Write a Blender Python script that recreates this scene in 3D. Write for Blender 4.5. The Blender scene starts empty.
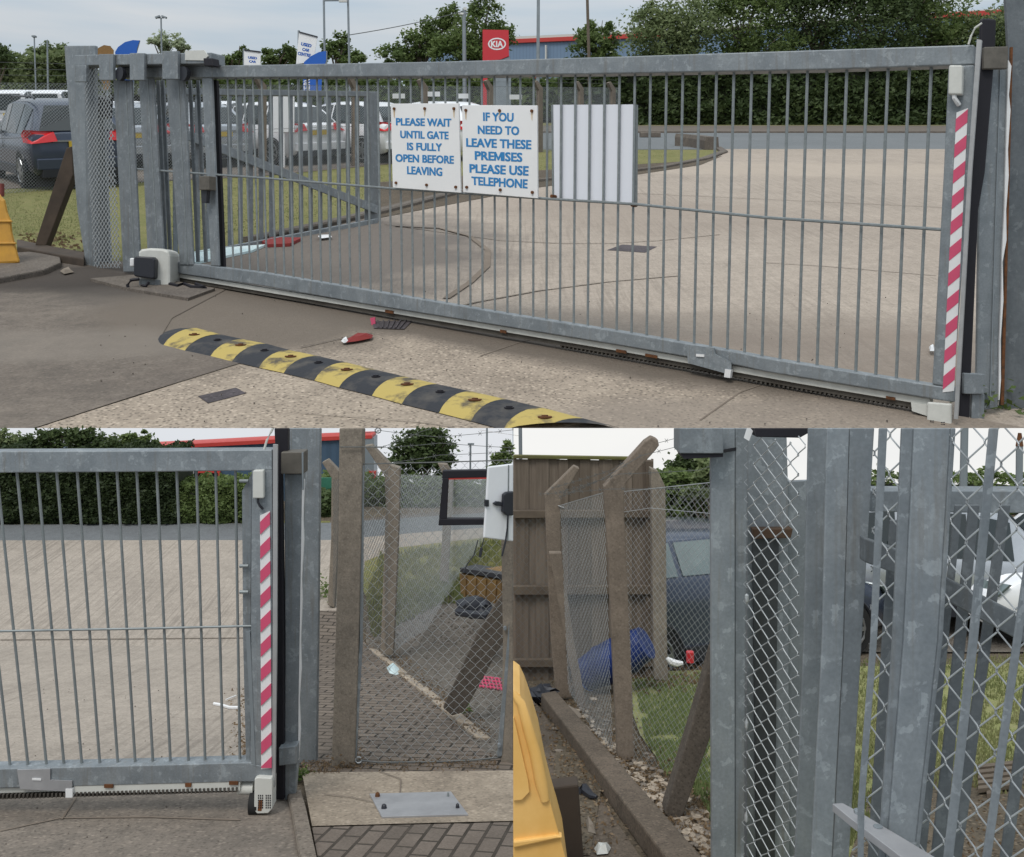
import bpy, bmesh, math, random
from mathutils import Vector, Matrix
from mathutils.noise import noise as pnoise
random.seed(7)
R = random.random
def rr(a, b): return a + (b - a) * random.random()
col = bpy.context.scene.collection
sc = bpy.context.scene
F = 1000.0; PX = 512.0; PY = 300.0
# ------------------------------------------------------------------ geometry frame
H1 = 7.0; V1 = 93.0            # upper yard: slope rising away from the viewer
H2 = 1.82; V2 = 495.0          # lower yards: slope falling away
Z12 = -H2 - (V2 - PY) / F * 12.0
M12 = 0.067
def P(u, v, Y): return Vector(((u - PX) / F * Y, Y, -(v - PY) / F * Y))
def Y1(v): return F * H1 / (v - V1)
def G1(u, v, lift=0.0):
    Y = F * (H1 - lift) / (v - V1); return P(u, v, Y)
def Y2(v):
    if v > V2 + F * H2 / 12.0: return F * H2 / (v - V2)
    a = (v - PY) / F
    return (12 * M12 - Z12) / (a + M12)
def G2(u, v, lift=0.0):
    p = P(u, v, Y2(v)); p.z += lift; return p
def gz1(x, y): return -H1 + (PY - V1) / F * y
def gz2(y): return -H2 - (V2 - PY) / F * y if y < 12 else Z12 + M12 * (y - 12)
def gv1(Y): return V1 + F * H1 / Y
def gv2(Y): return PY - F * gz2(Y) / Y
WORLD = 1
# ------------------------------------------------------------------ mesh builder
class MB:
    def __init__(s): s.v = []; s.f = []; s.open = False
    def add(s, vs, fs):
        b = len(s.v); s.v.extend(vs); s.f.extend([tuple(i + b for i in f) for f in fs]); return s
    def prism(s, poly, vec):
        n = len(poly)
        vs = [Vector(p) for p in poly] + [Vector(p) + vec for p in poly]
        fs = [tuple(range(n)), tuple(range(2 * n - 1, n - 1, -1))]
        for i in range(n):
            j = (i + 1) % n; fs.append((i, i + n, j + n, j))
        return s.add(vs, fs)
    def slab(s, pl, px, th, off=0.0):
        pts = [pl.at(u, v, off) for u, v in px]
        return s.prism(pts, Vector((-pl.n.x * th, -pl.n.y * th, 0)))
    def box(s, c, sx, sy, sz, rot=None):
        vs = []
        for k in range(8):
            p = Vector(((-1, 1)[k & 1] * sx / 2, (-1, 1)[k >> 1 & 1] * sy / 2, (-1, 1)[k >> 2] * sz / 2))
            if rot is not None: p = rot @ p
            vs.append(p + Vector(c))
        return s.add(vs, [(0, 2, 3, 1), (4, 5, 7, 6), (0, 1, 5, 4), (2, 6, 7, 3), (0, 4, 6, 2), (1, 3, 7, 5)])
    def tube(s, pts, r, n=6, caps=True):
        pts = [Vector(p) for p in pts]
        rs = r if isinstance(r, (list, tuple)) else [r] * len(pts)
        vs = []; fs = []
        for i, p in enumerate(pts):
            d = (pts[min(i + 1, len(pts) - 1)] - pts[max(i - 1, 0)])
            if d.length < 1e-9: d = Vector((0, 0, 1))
            d.normalize()
            a = d.cross(Vector((0, 0, 1)) if abs(d.z) < .9 else Vector((1, 0, 0))).normalized()
            b = d.cross(a)
            for k in range(n):
                t = 2 * math.pi * (k + .5) / n
                vs.append(p + (a * math.cos(t) + b * math.sin(t)) * rs[i])
        for i in range(len(pts) - 1):
            for k in range(n):
                k2 = (k + 1) % n
                fs.append((i * n + k, i * n + k2, (i + 1) * n + k2, (i + 1) * n + k))
        if caps:
            fs.append(tuple(range(n - 1, -1, -1))); fs.append(tuple((len(pts) - 1) * n + k for k in range(n)))
        return s.add(vs, fs)
    def cyl(s, c, axis, r, h, n=20):
        ax = Vector(axis).normalized()
        return s.tube([Vector(c) - ax * h / 2, Vector(c) + ax * h / 2], r, n)
    def blob(s, c, r, seed=0, n=1, rough=.25):
        bm = bmesh.new(); bmesh.ops.create_icosphere(bm, subdivisions=n, radius=1)
        rv = Vector(r) if not isinstance(r, (int, float)) else Vector((r, r, r))
        vs = []
        for v in bm.verts:
            k = 1 + rough * pnoise(v.co * 1.7 + Vector((seed * 3.1, seed, -seed)))
            vs.append(Vector(c) + Vector((v.co.x * rv.x, v.co.y * rv.y, v.co.z * rv.z)) * k)
        fs = [tuple(v.index for v in f.verts) for f in bm.faces]
        bm.free(); return s.add(vs, fs)
class Pl:
    """a vertical plane through two points of the ground plan"""
    def __init__(s, a, b):
        s.a = Vector((a[0], a[1])); s.d = (Vector((b[0], b[1])) - s.a).normalized()
        n = Vector((-s.d.y, s.d.x))
        if n.dot(s.a) > 0: n = -n
        s.n = n; s.c = n.dot(s.a)
    def Y(s, u, off=0.0):
        return (s.c + off) / (s.n.x * (u - PX) / F + s.n.y)
    def at(s, u, v, off=0.0): return P(u, v, s.Y(u, off))
    def sz(s, p): return ((Vector((p.x, p.y)) - s.a).dot(s.d), p.z)
    def xyz(s, a, z, off=0.0):
        q = s.a + s.d * a + s.n * off; return Vector((q.x, q.y, z))
def front(Y): return Pl((-50, Y), (50, Y))
# ------------------------------------------------------------------ objects
def clipmesh(bm):
    if WORLD == 1: return
    planes = [Vector((0, .128, 1.0))]
    planes.append(Vector((1.0, -.0012, 0)) if WORLD == 2 else Vector((-1.0, .0012, 0)))
    for n in planes:
        n = n.normalized()
        if not any(n.dot(v.co) > 1e-5 for v in bm.verts): continue
        geom = bm.verts[:] + bm.edges[:] + bm.faces[:]
        r = bmesh.ops.bisect_plane(bm, geom=geom, dist=1e-6, plane_co=(0, 0, 0), plane_no=n, clear_outer=True)
        es = [e for e in r['geom_cut'] if isinstance(e, bmesh.types.BMEdge) and e.is_valid]
        if es:
            try: bmesh.ops.holes_fill(bm, edges=es, sides=0)
            except Exception: pass
def make(name, mb, mat, loc, smooth=False, clip=True, bevel=0, uv=None):
    me = bpy.data.meshes.new(name)
    me.from_pydata([tuple(v) for v in mb.v], [], mb.f); me.update()
    if clip and WORLD != 1:
        bm = bmesh.new(); bm.from_mesh(me)
        clipmesh(bm)
        bm.to_mesh(me); bm.free()
    me.transform(Matrix.Translation(-Vector(loc)))
    o = bpy.data.objects.new(name, me); col.objects.link(o)
    me.materials.append(mat)
    if smooth:
        for p in me.polygons: p.use_smooth = True
        if smooth != 2:
            try: me.set_sharp_from_angle(angle=math.radians(40))
            except Exception: pass
    if bevel:
        m = o.modifiers.new('bevel', 'BEVEL'); m.width = bevel; m.segments = 2; m.limit_method = 'ANGLE'; m.angle_limit = math.radians(50)
        m.use_clamp_overlap = True
    return o
class Thing:
    def __init__(s, name, label, cat, loc, group=None):
        s.o = bpy.data.objects.new(name, None); col.objects.link(s.o)
        s.o.location = loc; s.o.empty_display_size = .1; s.loc = Vector(loc)
        s.o['label'] = label; s.o['category'] = cat
        if group: s.o['group'] = group
    def part(s, name, mb, mat, label=None, smooth=False, bevel=0, parent=None, clip=True):
        o = make(name, mb, mat, s.loc, smooth, clip, bevel)
        o.parent = parent or s.o
        if label: o['label'] = label
        return o
def single(name, label, cat, mb, mat, loc=None, group=None, smooth=False, bevel=0, kind=None, clip=True):
    if loc is None:
        n = len(mb.v); zs = min(v.z for v in mb.v)
        loc = sum(mb.v, Vector()) / n; loc = Vector((loc.x, loc.y, zs))
    o = make(name, mb, mat, loc, smooth, clip, bevel); o.location = loc
    if label: o['label'] = label
    if cat: o['category'] = cat
    if group: o['group'] = group
    if kind: o['kind'] = kind
    return o
def clip_v(poly, vc, keep_lower):
    out = []
    n = len(poly)
    for i in range(n):
        a = poly[i]; b = poly[(i + 1) % n]
        ia = (a[1] >= vc) if keep_lower else (a[1] <= vc); ib = (b[1] >= vc) if keep_lower else (b[1] <= vc)
        if ia: out.append(a)
        if ia != ib:
            t = (vc - a[1]) / (b[1] - a[1]); out.append((a[0] + t * (b[0] - a[0]), vc))
    return out
def gsheet(name, px, mat, lift, kind='structure', label=None, cat=None, thick=0.0, G=None):
    """a ground area: the polygon of its outline laid on the terrain"""
    mb = MB(); G = G or (G1 if WORLD == 1 else G2)
    polys = [clip_v(px, 430.5, False)] if WORLD == 1 else [clip_v(px, V2 + F * H2 / 12.0, True), clip_v(px, V2 + F * H2 / 12.0, False)]
    for pp in polys:
        if len(pp) < 3: continue
        pts = [G(u, v, lift) for u, v in pp]
        if thick: mb.prism(pts, Vector((0, 0, -thick)))
        else: mb.add(pts, [tuple(range(len(pts)))])
    me = bpy.data.meshes.new(name); bm = bmesh.new()
    vs = [bm.verts.new(v) for v in mb.v]
    for f in mb.f:
        try: bm.faces.new([vs[i] for i in f])
        except ValueError: pass
    bmesh.ops.triangulate(bm, faces=bm.faces[:])
    bmesh.ops.recalc_face_normals(bm, faces=bm.faces[:])
    if not thick:
        for f in bm.faces:
            if f.normal.z < 0: f.normal_flip()
    clipmesh(bm)
    loc = mb.v[0].copy()
    bm.transform(Matrix.Translation(-loc)); bm.to_mesh(me); bm.free()
    o = bpy.data.objects.new(name, me); col.objects.link(o); o.location = loc; me.materials.append(mat)
    if kind: o['kind'] = kind
    if label: o['label'] = label
    if cat: o['category'] = cat
    return o
# ------------------------------------------------------------------ materials
def lin(c):
    c = c / 255.0
    return c / 12.92 if c <= .04045 else ((c + .055) / 1.055) ** 2.4
def C(r, g, b): return (lin(r), lin(g), lin(b), 1)
MATS = {}
class NT:
    def __init__(s, name):
        s.m = bpy.data.materials.new(name); s.m.use_nodes = True
        s.t = s.m.node_tree; s.b = s.t.nodes['Principled BSDF']
        s.tc = s.t.nodes.new('ShaderNodeTexCoord')
        s.co = s.tc.outputs['Object']
    def n(s, typ, **kw):
        nd = s.t.nodes.new(typ)
        for k, v in kw.items():
            if k in nd.inputs.keys() and not hasattr(nd, k): nd.inputs[k].default_value = v
            else:
                try: setattr(nd, k, v)
                except Exception: nd.inputs[k].default_value = v
        return nd
    def link(s, a, b): s.t.links.new(a, b)
    def map(s, scale=(1, 1, 1), rot=(0, 0, 0), src=None):
        m = s.t.nodes.new('ShaderNodeMapping'); m.inputs['Scale'].default_value = scale; m.inputs['Rotation'].default_value = rot
        s.link(src or s.co, m.inputs['Vector']); return m.outputs[0]
    def noise(s, scale, detail=4, rough=.55, vec=None, dist=0):
        x = s.t.nodes.new('ShaderNodeTexNoise'); x.inputs['Scale'].default_value = scale; x.inputs['Detail'].default_value = detail
        x.inputs['Roughness'].default_value = rough; x.inputs['Distortion'].default_value = dist
        s.link(vec or s.co, x.inputs['Vector']); return x.outputs['Fac']
    def vor(s, scale, vec=None, feature='F1', out='Distance', rand=1):
        x = s.t.nodes.new('ShaderNodeTexVoronoi'); x.feature = feature; x.inputs['Scale'].default_value = scale
        x.inputs['Randomness'].default_value = rand
        s.link(vec or s.co, x.inputs['Vector']); return x.outputs[out]
    def ramp(s, fac, stops):
        x = s.t.nodes.new('ShaderNodeValToRGB'); e = x.color_ramp.elements
        while len(e) < len(stops): e.new(0.5)
        for i, (p, c) in enumerate(stops):
            e[i].position = p; e[i].color = c if not isinstance(c, (int, float)) else (c, c, c, 1)
        s.link(fac, x.inputs[0]); return x.outputs[0]
    def mix(s, fac, a, b, mode='MIX'):
        x = s.t.nodes.new('ShaderNodeMix'); x.data_type = 'RGBA'; x.blend_type = mode
        for i, val in ((0, fac), (6, a), (7, b)):
            if isinstance(val, (int, float)): x.inputs[i].default_value = val if i == 0 else (val, val, val, 1)
            elif isinstance(val, tuple): x.inputs[i].default_value = val
            else: s.link(val, x.inputs[i])
        return x.outputs[2]
    def math(s, op, a, b=None):
        x = s.t.nodes.new('ShaderNodeMath'); x.operation = op
        for i, val in ((0, a), (1, b)):
            if val is None: continue
            if isinstance(val, (int, float)): x.inputs[i].default_value = val
            else: s.link(val, x.inputs[i])
        return x.outputs[0]
    def col(s, c):
        if isinstance(c, tuple): s.b.inputs['Base Color'].default_value = c
        else: s.link(c, s.b.inputs['Base Color'])
    def bump(s, h, strength=.3, dist=.02):
        x = s.t.nodes.new('ShaderNodeBump'); x.inputs['Strength'].default_value = strength; x.inputs['Distance'].default_value = dist
        s.link(h, x.inputs['Height']); s.link(x.outputs[0], s.b.inputs['Normal'])
    def fin(s, rough=.7, metal=0, spec=None):
        s.b.inputs['Roughness'].default_value = rough; s.b.inputs['Metallic'].default_value = metal
        if spec is not None: s.b.inputs['Specular IOR Level'].default_value = spec
        return s.m
def mk(name, c1, c2, scale=5, rough=.7, metal=0, bump=.15, bd=.01, detail=5, lo=.35, hi=.65, spec=.4):
    t = NT(name); f = t.noise(scale, detail, .6)
    t.col(t.ramp(f, [(lo, c1), (hi, c2)]))
    if bump: t.bump(t.noise(scale * 6, 3), bump, bd)
    return t.fin(rough, metal, spec)
def galv(name, k, dark=1.0, streak=True, warm=0):
    """k: texture scale (1 = real size)"""
    t = NT(name)
    n1 = t.noise(4 * k, 5, .6); n2 = t.noise(11 * k, 6, .62, dist=.3); n3 = t.noise(60 * k, 3, .6)
    d = dark
    base = t.ramp(n1, [(.3, (.135 * d, .152 * d, .165 * d, 1)), (.7, (.20 * d, .218 * d, .23 * d, 1))])
    v = t.vor(30 * k, out='Color', vec=t.map((1, 1, .45))); g = t.t.nodes.new('ShaderNodeRGBToBW'); t.link(v, g.inputs[0])
    sp = t.math('MULTIPLY', t.ramp(n2, [(.555, 0.0), (.575, 1.0)]), t.ramp(g.outputs[0], [(.35, .15), (.7, .6)]))
    a = t.mix(sp, base, (.265 * d, .29 * d, .305 * d, 1))
    a = t.mix(.25, a, t.mix(1.0, a, n3, 'OVERLAY'))
    st = t.noise(1.0 * k, 4, .6, vec=t.map((20, 20, 1.2)))
    c = t.mix(t.ramp(st, [(.55, 0.0), (.75, .55)]), a, (.13 * d + warm, .115 * d + warm * .6, .095 * d, 1))
    t.col(c if streak else a)
    t.bump(n3, .08, .006 / k)
    t.link(t.ramp(n2, [(.3, .42), (.7, .62)]), t.b.inputs['Roughness'])
    t.b.inputs['Metallic'].default_value = .3; t.b.inputs['Specular IOR Level'].default_value = .45
    return t.m
def plain(name, c, rough=.5, metal=0, spec=.5, dirt=.25, scale=8):
    t = NT(name); f = t.noise(scale, 5, .65)
    dk = tuple(x * (1 - dirt) for x in c[:3]) + (1,)
    t.col(t.ramp(f, [(.35, c), (.75, dk)])); return t.fin(rough, metal, spec)
def concrete(name, k, c1, c2, c3, speck=.5, groove=0, gdir=0, stain=.5, bump=.5):
    t = NT(name)
    n1 = t.noise(.35 * k, 7, .62); n2 = t.noise(1.7 * k, 8, .7, dist=.6); n3 = t.noise(48 * k, 5, .75); n4 = t.noise(9 * k, 6, .7)
    a = t.ramp(n1, [(.35, c1), (.65, c2)])
    a = t.mix(t.ramp(n2, [(.42, 0.0), (.68, stain)]), a, c3)
    a = t.mix(t.ramp(n4, [(.5, 0.0), (.75, .5)]), a, tuple(x * .72 for x in c3[:3]) + (1,))
    a = t.mix(t.ramp(n4, [(.28, .45), (.45, 0.0)]), a, tuple(min(1, x * 1.22) for x in c1[:3]) + (1,))
    sp = t.vor(34 * k); a = t.mix(t.ramp(sp, [(.16, speck), (.38, 0.0)]), a, tuple(x * .5 for x in c3[:3]) + (1,))
    sp2 = t.vor(24 * k, vec=t.map((1, 1, 1), (.3, .4, .9))); a = t.mix(t.ramp(sp2, [(.14, speck * .8), (.34, 0.0)]), a, tuple(min(1, x * 1.45) for x in c1[:3]) + (1,))
    spots = t.vor(2.3 * k); a = t.mix(t.ramp(spots, [(.02, .35), (.05, 0.0)]), a, tuple(x * .4 for x in c3[:3]) + (1,))
    a = t.mix(.45, a, t.mix(1.0, a, n3, 'OVERLAY'))
    h = n3
    if groove:
        g = t.noise(1.0, 3, .6, vec=t.map((26 * k, .45 * k, 1), (0, 0, gdir)))
        gm = t.mix(1.0, t.ramp(g, [(.48, 0.0), (.62, groove)]), t.ramp(t.noise(.5 * k, 3), [(.4, .25), (.6, 1.0)]), 'MULTIPLY')
        a = t.mix(gm, a, tuple(x * .55 for x in c3[:3]) + (1,))
        h = t.math('ADD', n3, t.math('MULTIPLY', g, 1.5))
    t.col(a); t.bump(h, bump, .01 / k)
    return t.fin(.88, 0, .25)
K1 = 1 / 3.85
M = MATS
M['galv1'] = galv('galvanised_steel_large', K1 * 1.6, 1.25); M['galv1d'] = galv('galvanised_steel_weathered', K1 * 1.5, 1.05)
M['galv1e'] = galv('galvanised_steel_dark_large', K1, .75)
M['galv2'] = galv('galvanised_steel', 1.6, 1.35); M['galv3'] = galv('galvanised_steel_close', 1.3, 1.2)
M['galv3k'] = galv('galvanised_steel_slot_shade', .9, .30)  # steel darkened to stand for the shaded slot interior
M['galv3m'] = galv('galvanised_steel_dull', 1.3, .72)
M['galv3w'] = galv('galvanised_steel_scuffed', 1.25, 1.45)
M['rod'] = plain('grey_bar_steel', (.26, .285, .29, 1), .5, .4, .4, .3)
M['wire'] = plain('galvanised_wire', (.46, .48, .49, 1), .45, .45, .5, .3, 30)
M['wired'] = plain('dull_wire', (.16, .165, .16, 1), .6, .3, .4, .3, 30)
M['yard1'] = concrete('yard_concrete_large', K1, (.40, .338, .28, 1), (.345, .29, .24, 1), (.275, .23, .19, 1), .3, .30, math.radians(-28), .45)
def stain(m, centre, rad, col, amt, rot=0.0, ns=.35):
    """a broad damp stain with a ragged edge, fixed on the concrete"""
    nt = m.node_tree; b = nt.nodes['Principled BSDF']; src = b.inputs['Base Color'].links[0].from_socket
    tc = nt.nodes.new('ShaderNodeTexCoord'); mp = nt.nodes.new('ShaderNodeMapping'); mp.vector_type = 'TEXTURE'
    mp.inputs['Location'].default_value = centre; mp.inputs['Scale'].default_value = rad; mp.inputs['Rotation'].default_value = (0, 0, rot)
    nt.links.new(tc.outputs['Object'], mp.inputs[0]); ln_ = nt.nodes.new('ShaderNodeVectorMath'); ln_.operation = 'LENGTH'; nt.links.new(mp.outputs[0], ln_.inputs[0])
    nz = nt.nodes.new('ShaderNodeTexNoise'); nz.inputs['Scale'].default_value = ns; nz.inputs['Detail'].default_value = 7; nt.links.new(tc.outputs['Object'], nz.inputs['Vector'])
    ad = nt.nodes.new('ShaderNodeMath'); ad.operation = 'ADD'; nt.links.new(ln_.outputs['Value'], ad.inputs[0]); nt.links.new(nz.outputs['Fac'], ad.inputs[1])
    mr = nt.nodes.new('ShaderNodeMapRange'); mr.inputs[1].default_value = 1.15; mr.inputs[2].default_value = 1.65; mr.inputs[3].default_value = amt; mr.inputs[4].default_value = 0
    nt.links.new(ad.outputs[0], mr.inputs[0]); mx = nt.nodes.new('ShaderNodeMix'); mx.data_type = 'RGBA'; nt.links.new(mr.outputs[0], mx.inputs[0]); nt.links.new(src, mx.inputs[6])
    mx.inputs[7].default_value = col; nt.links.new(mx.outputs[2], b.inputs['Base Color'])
M['front1'] = concrete('exposed_aggregate_concrete', K1, (.40, .33, .26, 1), (.32, .262, .208, 1), (.22, .18, .142, 1), .85, 0, 0, .6, .8)
M['asph1'] = concrete('worn_asphalt_large', K1, (.20, .168, .138, 1), (.15, .124, .103, 1), (.10, .085, .072, 1), .3, 0, 0, .8)
M['dark1'] = concrete('damp_dark_concrete', K1, (.155, .135, .118, 1), (.12, .105, .095, 1), (.10, .088, .08, 1), .3, .15, .4, .6)
M['strip1'] = concrete('stained_threshold_concrete', K1, (.20, .165, .135, 1), (.16, .133, .11, 1), (.12, .10, .085, 1), .5, 0, 0, .7)
M['road1'] = concrete('road_asphalt_large', K1, (.17, .18, .185, 1), (.15, .16, .165, 1), (.13, .14, .145, 1), .2, 0, 0, .3)
M['pave1'] = concrete('pavement_brownish', K1, (.17, .14, .12, 1), (.14, .12, .10, 1), (.11, .095, .08, 1), .3)
M['kerb1'] = concrete('kerb_concrete_large', K1, (.17, .145, .12, 1), (.13, .11, .095, 1), (.09, .078, .068, 1), .5)
M['yard2'] = concrete('yard_concrete', 1, (.40, .345, .29, 1), (.345, .297, .25, 1), (.275, .236, .198, 1), .3, .4, math.radians(-20), .5)
M['near2'] = concrete('near_threshold_concrete', 1, (.26, .218, .178, 1), (.205, .172, .142, 1), (.12, .105, .09, 1), .5, .15, .2, .7)
M['road2'] = concrete('road_asphalt', 1, (.17, .18, .185, 1), (.15, .155, .16, 1), (.13, .135, .14, 1), .2)
M['slab2'] = concrete('rough_cast_slab', 1, (.44, .365, .285, 1), (.34, .28, .215, 1), (.19, .155, .12, 1), .4, 0, 0, .7, .9)
M['kerb2'] = concrete('kerb_concrete', 1, (.22, .185, .15, 1), (.17, .145, .12, 1), (.12, .10, .085, 1), .6)
M['cpost'] = concrete('weathered_concrete_post', 1.5, (.275, .235, .19, 1), (.205, .176, .143, 1), (.13, .112, .092, 1), .25, 0, 0, .7)
M['cpost1'] = concrete('far_concrete_post', K1, (.23, .19, .155, 1), (.19, .16, .13, 1), (.13, .11, .09, 1), .4)
M['dirt'] = concrete('litter_strewn_soil', 1, (.17, .135, .095, 1), (.125, .10, .07, 1), (.07, .056, .04, 1), 1.0, 0, 0, .7, 1.0)
M['dirt1'] = concrete('bare_soil_large', K1, (.13, .10, .07, 1), (.09, .07, .05, 1), (.06, .05, .035, 1), .9, 0, 0, .7, 1.0)
M['gravel'] = concrete('grey_gravel_track', 1, (.19, .165, .14, 1), (.14, .125, .105, 1), (.10, .088, .075, 1), 1.0, 0, 0, .6, 1.0)
def grassmat(name, k, a, b, c):
    a, b, c = [tuple(min(1, q * 1.35) for q in z[:3]) + (1,) for z in (a, b, c)]
    t = NT(name); n1 = t.noise(.9 * k, 5, .65); n2 = t.noise(9 * k, 5, .7); n3 = t.noise(60 * k, 3, .7)
    x = t.ramp(n1, [(.35, a), (.65, b)]); x = t.mix(t.ramp(n2, [(.45, 0.0), (.7, .8)]), x, c)
    x = t.mix(.5, x, t.mix(1.0, x, n3, 'OVERLAY')); t.col(x); t.bump(n3, .8, .03 / k); return t.fin(.9, 0, .1)
M['grass1'] = grassmat('verge_grass_large', K1, (.16, .155, .065, 1), (.125, .13, .05, 1), (.20, .17, .085, 1))
M['grass2'] = grassmat('dry_grass', 1, (.19, .18, .07, 1), (.14, .15, .05, 1), (.22, .18, .09, 1))
M['grass3'] = grassmat('bright_grass', 1, (.23, .24, .10, 1), (.19, .20, .08, 1), (.28, .25, .14, 1))
def leafmat(name, a, b, c=None):
    t = NT(name); g = t.t.nodes.new('ShaderNodeNewGeometry')
    x = t.ramp(g.outputs['Random Per Island'], [(0, a), (1, b)])
    n = t.noise(.5 if 'large' not in name else .12, 3)
    x = t.mix(t.ramp(n, [(.42, 0.0), (.62, .7)]), x, c or b)
    t.col(x); t.b.inputs['Subsurface Weight'].default_value = 0
    t.fin(.6, 0, .3)
    tr = t.t.nodes.new('ShaderNodeBsdfTranslucent'); t.link(x, tr.inputs[0])
    ms = t.t.nodes.new('ShaderNodeMixShader'); ms.inputs[0].default_value = .38
    t.link(t.b.outputs[0], ms.inputs[1]); t.link(tr.outputs[0], ms.inputs[2])
    t.link(ms.outputs[0], t.t.nodes['Material Output'].inputs[0]); return t.m
M['leaf'] = leafmat('foliage_mid_large', (.115, .165, .05, 1), (.19, .245, .085, 1), (.10, .15, .05, 1))
M['leafd'] = leafmat('foliage_dark_large', (.06, .09, .034, 1), (.11, .15, .055, 1), (.065, .10, .038, 1))
M['leafl'] = leafmat('foliage_light_large', (.18, .23, .10, 1), (.25, .29, .14, 1), (.15, .20, .085, 1))
M['leafp'] = leafmat('foliage_pale_large', (.40, .46, .30, 1), (.46, .5, .34, 1), (.36, .42, .26, 1))
M['leafk'] = leafmat('hedge_leaf_deep', (.032, .048, .02, 1), (.06, .085, .032, 1), (.036, .055, .024, 1))
M['leafg'] = leafmat('foliage_fresh', (.09, .14, .035, 1), (.13, .18, .05, 1), (.08, .12, .035, 1))
M['blade'] = leafmat('grass_blades', (.17, .23, .08, 1), (.26, .29, .13, 1), (.15, .20, .07, 1))
M['bladedry'] = leafmat('dry_grass_blades', (.22, .235, .095, 1), (.29, .275, .14, 1), (.17, .20, .075, 1))
M['hcore'] = mk('hedge_core_shade', (.018, .022, .012, 1), (.03, .035, .018, 1), 3, .9)  # near-black colour for the shade deep in the hedge
M['bark'] = mk('bark', (.10, .08, .06, 1), (.15, .12, .09, 1), 4, .9)
M['white'] = plain('white_sheet', (.78, .78, .78, 1), .45, 0, .4, .06, .6)
M['whiteboard'] = plain('white_profiled_sheet', (.74, .76, .82, 1), .4, 0, .4, .04, .6)
M['cream'] = plain('off_white_enamel', (.60, .60, .56, 1), .45, 0, .4, .15, 4)
M['blue'] = plain('sign_blue', (.035, .22, .50, 1), .5, 0, .3, .05)
M['alloy'] = plain('dull_alloy', (.42, .42, .42, 1), .4, .3, .4, .2, 6)
M['rustd'] = mk('dark_rust', (.085, .05, .03, 1), (.05, .035, .025, 1), 8, .9)
M['rust'] = mk('rust', (.16, .06, .02, 1), (.08, .035, .015, 1), 8, .9)
M['ruststain'] = mk('rust_stain', (.55, .40, .24, 1), (.68, .58, .42, 1), 2, .8, bump=0)
M['pink'] = plain('faded_red_tape', (.62, .085, .17, 1), .45, 0, .4, .15, 2)
M['tape'] = plain('white_tape', (.76, .76, .76, 1), .4, 0, .4, .1, 2)
M['black'] = plain('black_rubber', (.016, .015, .02, 1), .6, 0, .3, .2)
M['blackm'] = plain('dark_plastic', (.025, .027, .035, 1), .45, 0, .4, .2)
M['yel'] = mk('worn_yellow_paint', (.44, .335, .10, 1), (.09, .075, .055, 1), 1.5, .8, lo=.50, hi=.63, detail=12, bump=.4, bd=.03)
M['brub'] = mk('speed_bump_rubber', (.026, .028, .034, 1), (.095, .085, .074, 1), 1.5, .8, lo=.48, hi=.75, bump=.4, bd=.03)
M['yplas'] = mk('yellow_plastic', (.62, .33, .05, 1), (.50, .26, .05, 1), 2, .5, bump=.05)
M['yplas3'] = mk('sun_faded_yellow_plastic', (.86, .53, .18, 1), (.74, .42, .11, 1), 3, .42, bump=.08, spec=.5)
M['wood'] = mk('dark_stained_timber', (.075, .055, .04, 1), (.045, .034, .026, 1), 1.2, .85)
M['red'] = plain('red_panel', (.55, .025, .035, 1), .4, 0, .5, .1)
M['redtrim'] = plain('red_trim', (.50, .05, .04, 1), .5, 0, .4, .1)
M['bluewall'] = None
def cladding(name, c, k):
    t = NT(name); w = t.t.nodes.new('ShaderNodeTexWave'); w.bands_direction = 'X'; w.inputs['Scale'].default_value = k; t.link(t.co, w.inputs['Vector'])
    n = t.noise(.05 * k, 4)
    x = t.mix(t.ramp(w.outputs['Fac'], [(.0, .35), (.3, 0.0)]), c, tuple(q * .6 for q in c[:3]) + (1,))
    t.col(t.mix(t.ramp(n, [(.4, 0.0), (.8, .3)]), x, tuple(q * .7 for q in c[:3]) + (1,))); t.bump(w.outputs['Fac'], .4, .05)
    return t.fin(.5, .1, .4)
M['bluewall1'] = cladding('blue_cladding_large', (.17, .25, .36, 1), .25)
M['bluewall2'] = cladding('blue_cladding', (.06, .10, .15, 1), 1.6)
M['carwhite'] = plain('white_car_paint', (.80, .81, .83, 1), .18, 0, .6, .05)
M['cardark'] = plain('dark_blue_car_paint', (.06, .075, .11, 1), .2, .3, .6, .1)
M['cardark3'] = plain('navy_car_paint', (.06, .075, .11, 1), .15, .3, .6, .1)
M['carsilver'] = plain('silver_car_paint', (.42, .44, .47, 1), .22, .5, .6, .1)
M['glass'] = plain('tinted_car_glass', (.02, .028, .03, 1), .08, 0, .6, .1)
M['glassl'] = plain('pale_reflecting_glass', (.15, .19, .19, 1), .05, .2, 1.0, .2)
M['tail'] = plain('tail_light_red', (.60, .02, .025, 1), .2, 0, .6, .1)
M['plate'] = plain('yellow_number_plate', (.60, .42, .05, 1), .4, 0, .4, .1)
M['tyre'] = plain('tyre_rubber', (.02, .02, .02, 1), .8, 0, .3, .2)
M['rim'] = plain('alloy_rim', (.35, .36, .37, 1), .3, .7, .5, .2)
M['polegrey'] = plain('lamp_post_grey', (.25, .28, .30, 1), .5, .3, .4, .2, 1)
M['paleblue'] = mk('pale_blue_sheeting', (.48, .62, .64, 1), (.60, .70, .70, 1), .6, .4)
M['redcloth'] = mk('red_cloth', (.22, .03, .03, 1), (.20, .025, .02, 1), 2, .85)
M['bluetarp'] = mk('blue_plastic', (.012, .035, .17, 1), (.008, .02, .08, 1), 2.5, .4, bump=.3, bd=.04)
M['flagblue'] = plain('blue_flag_fabric', (.03, .12, .45, 1), .7, 0, .2, .1)
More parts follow.
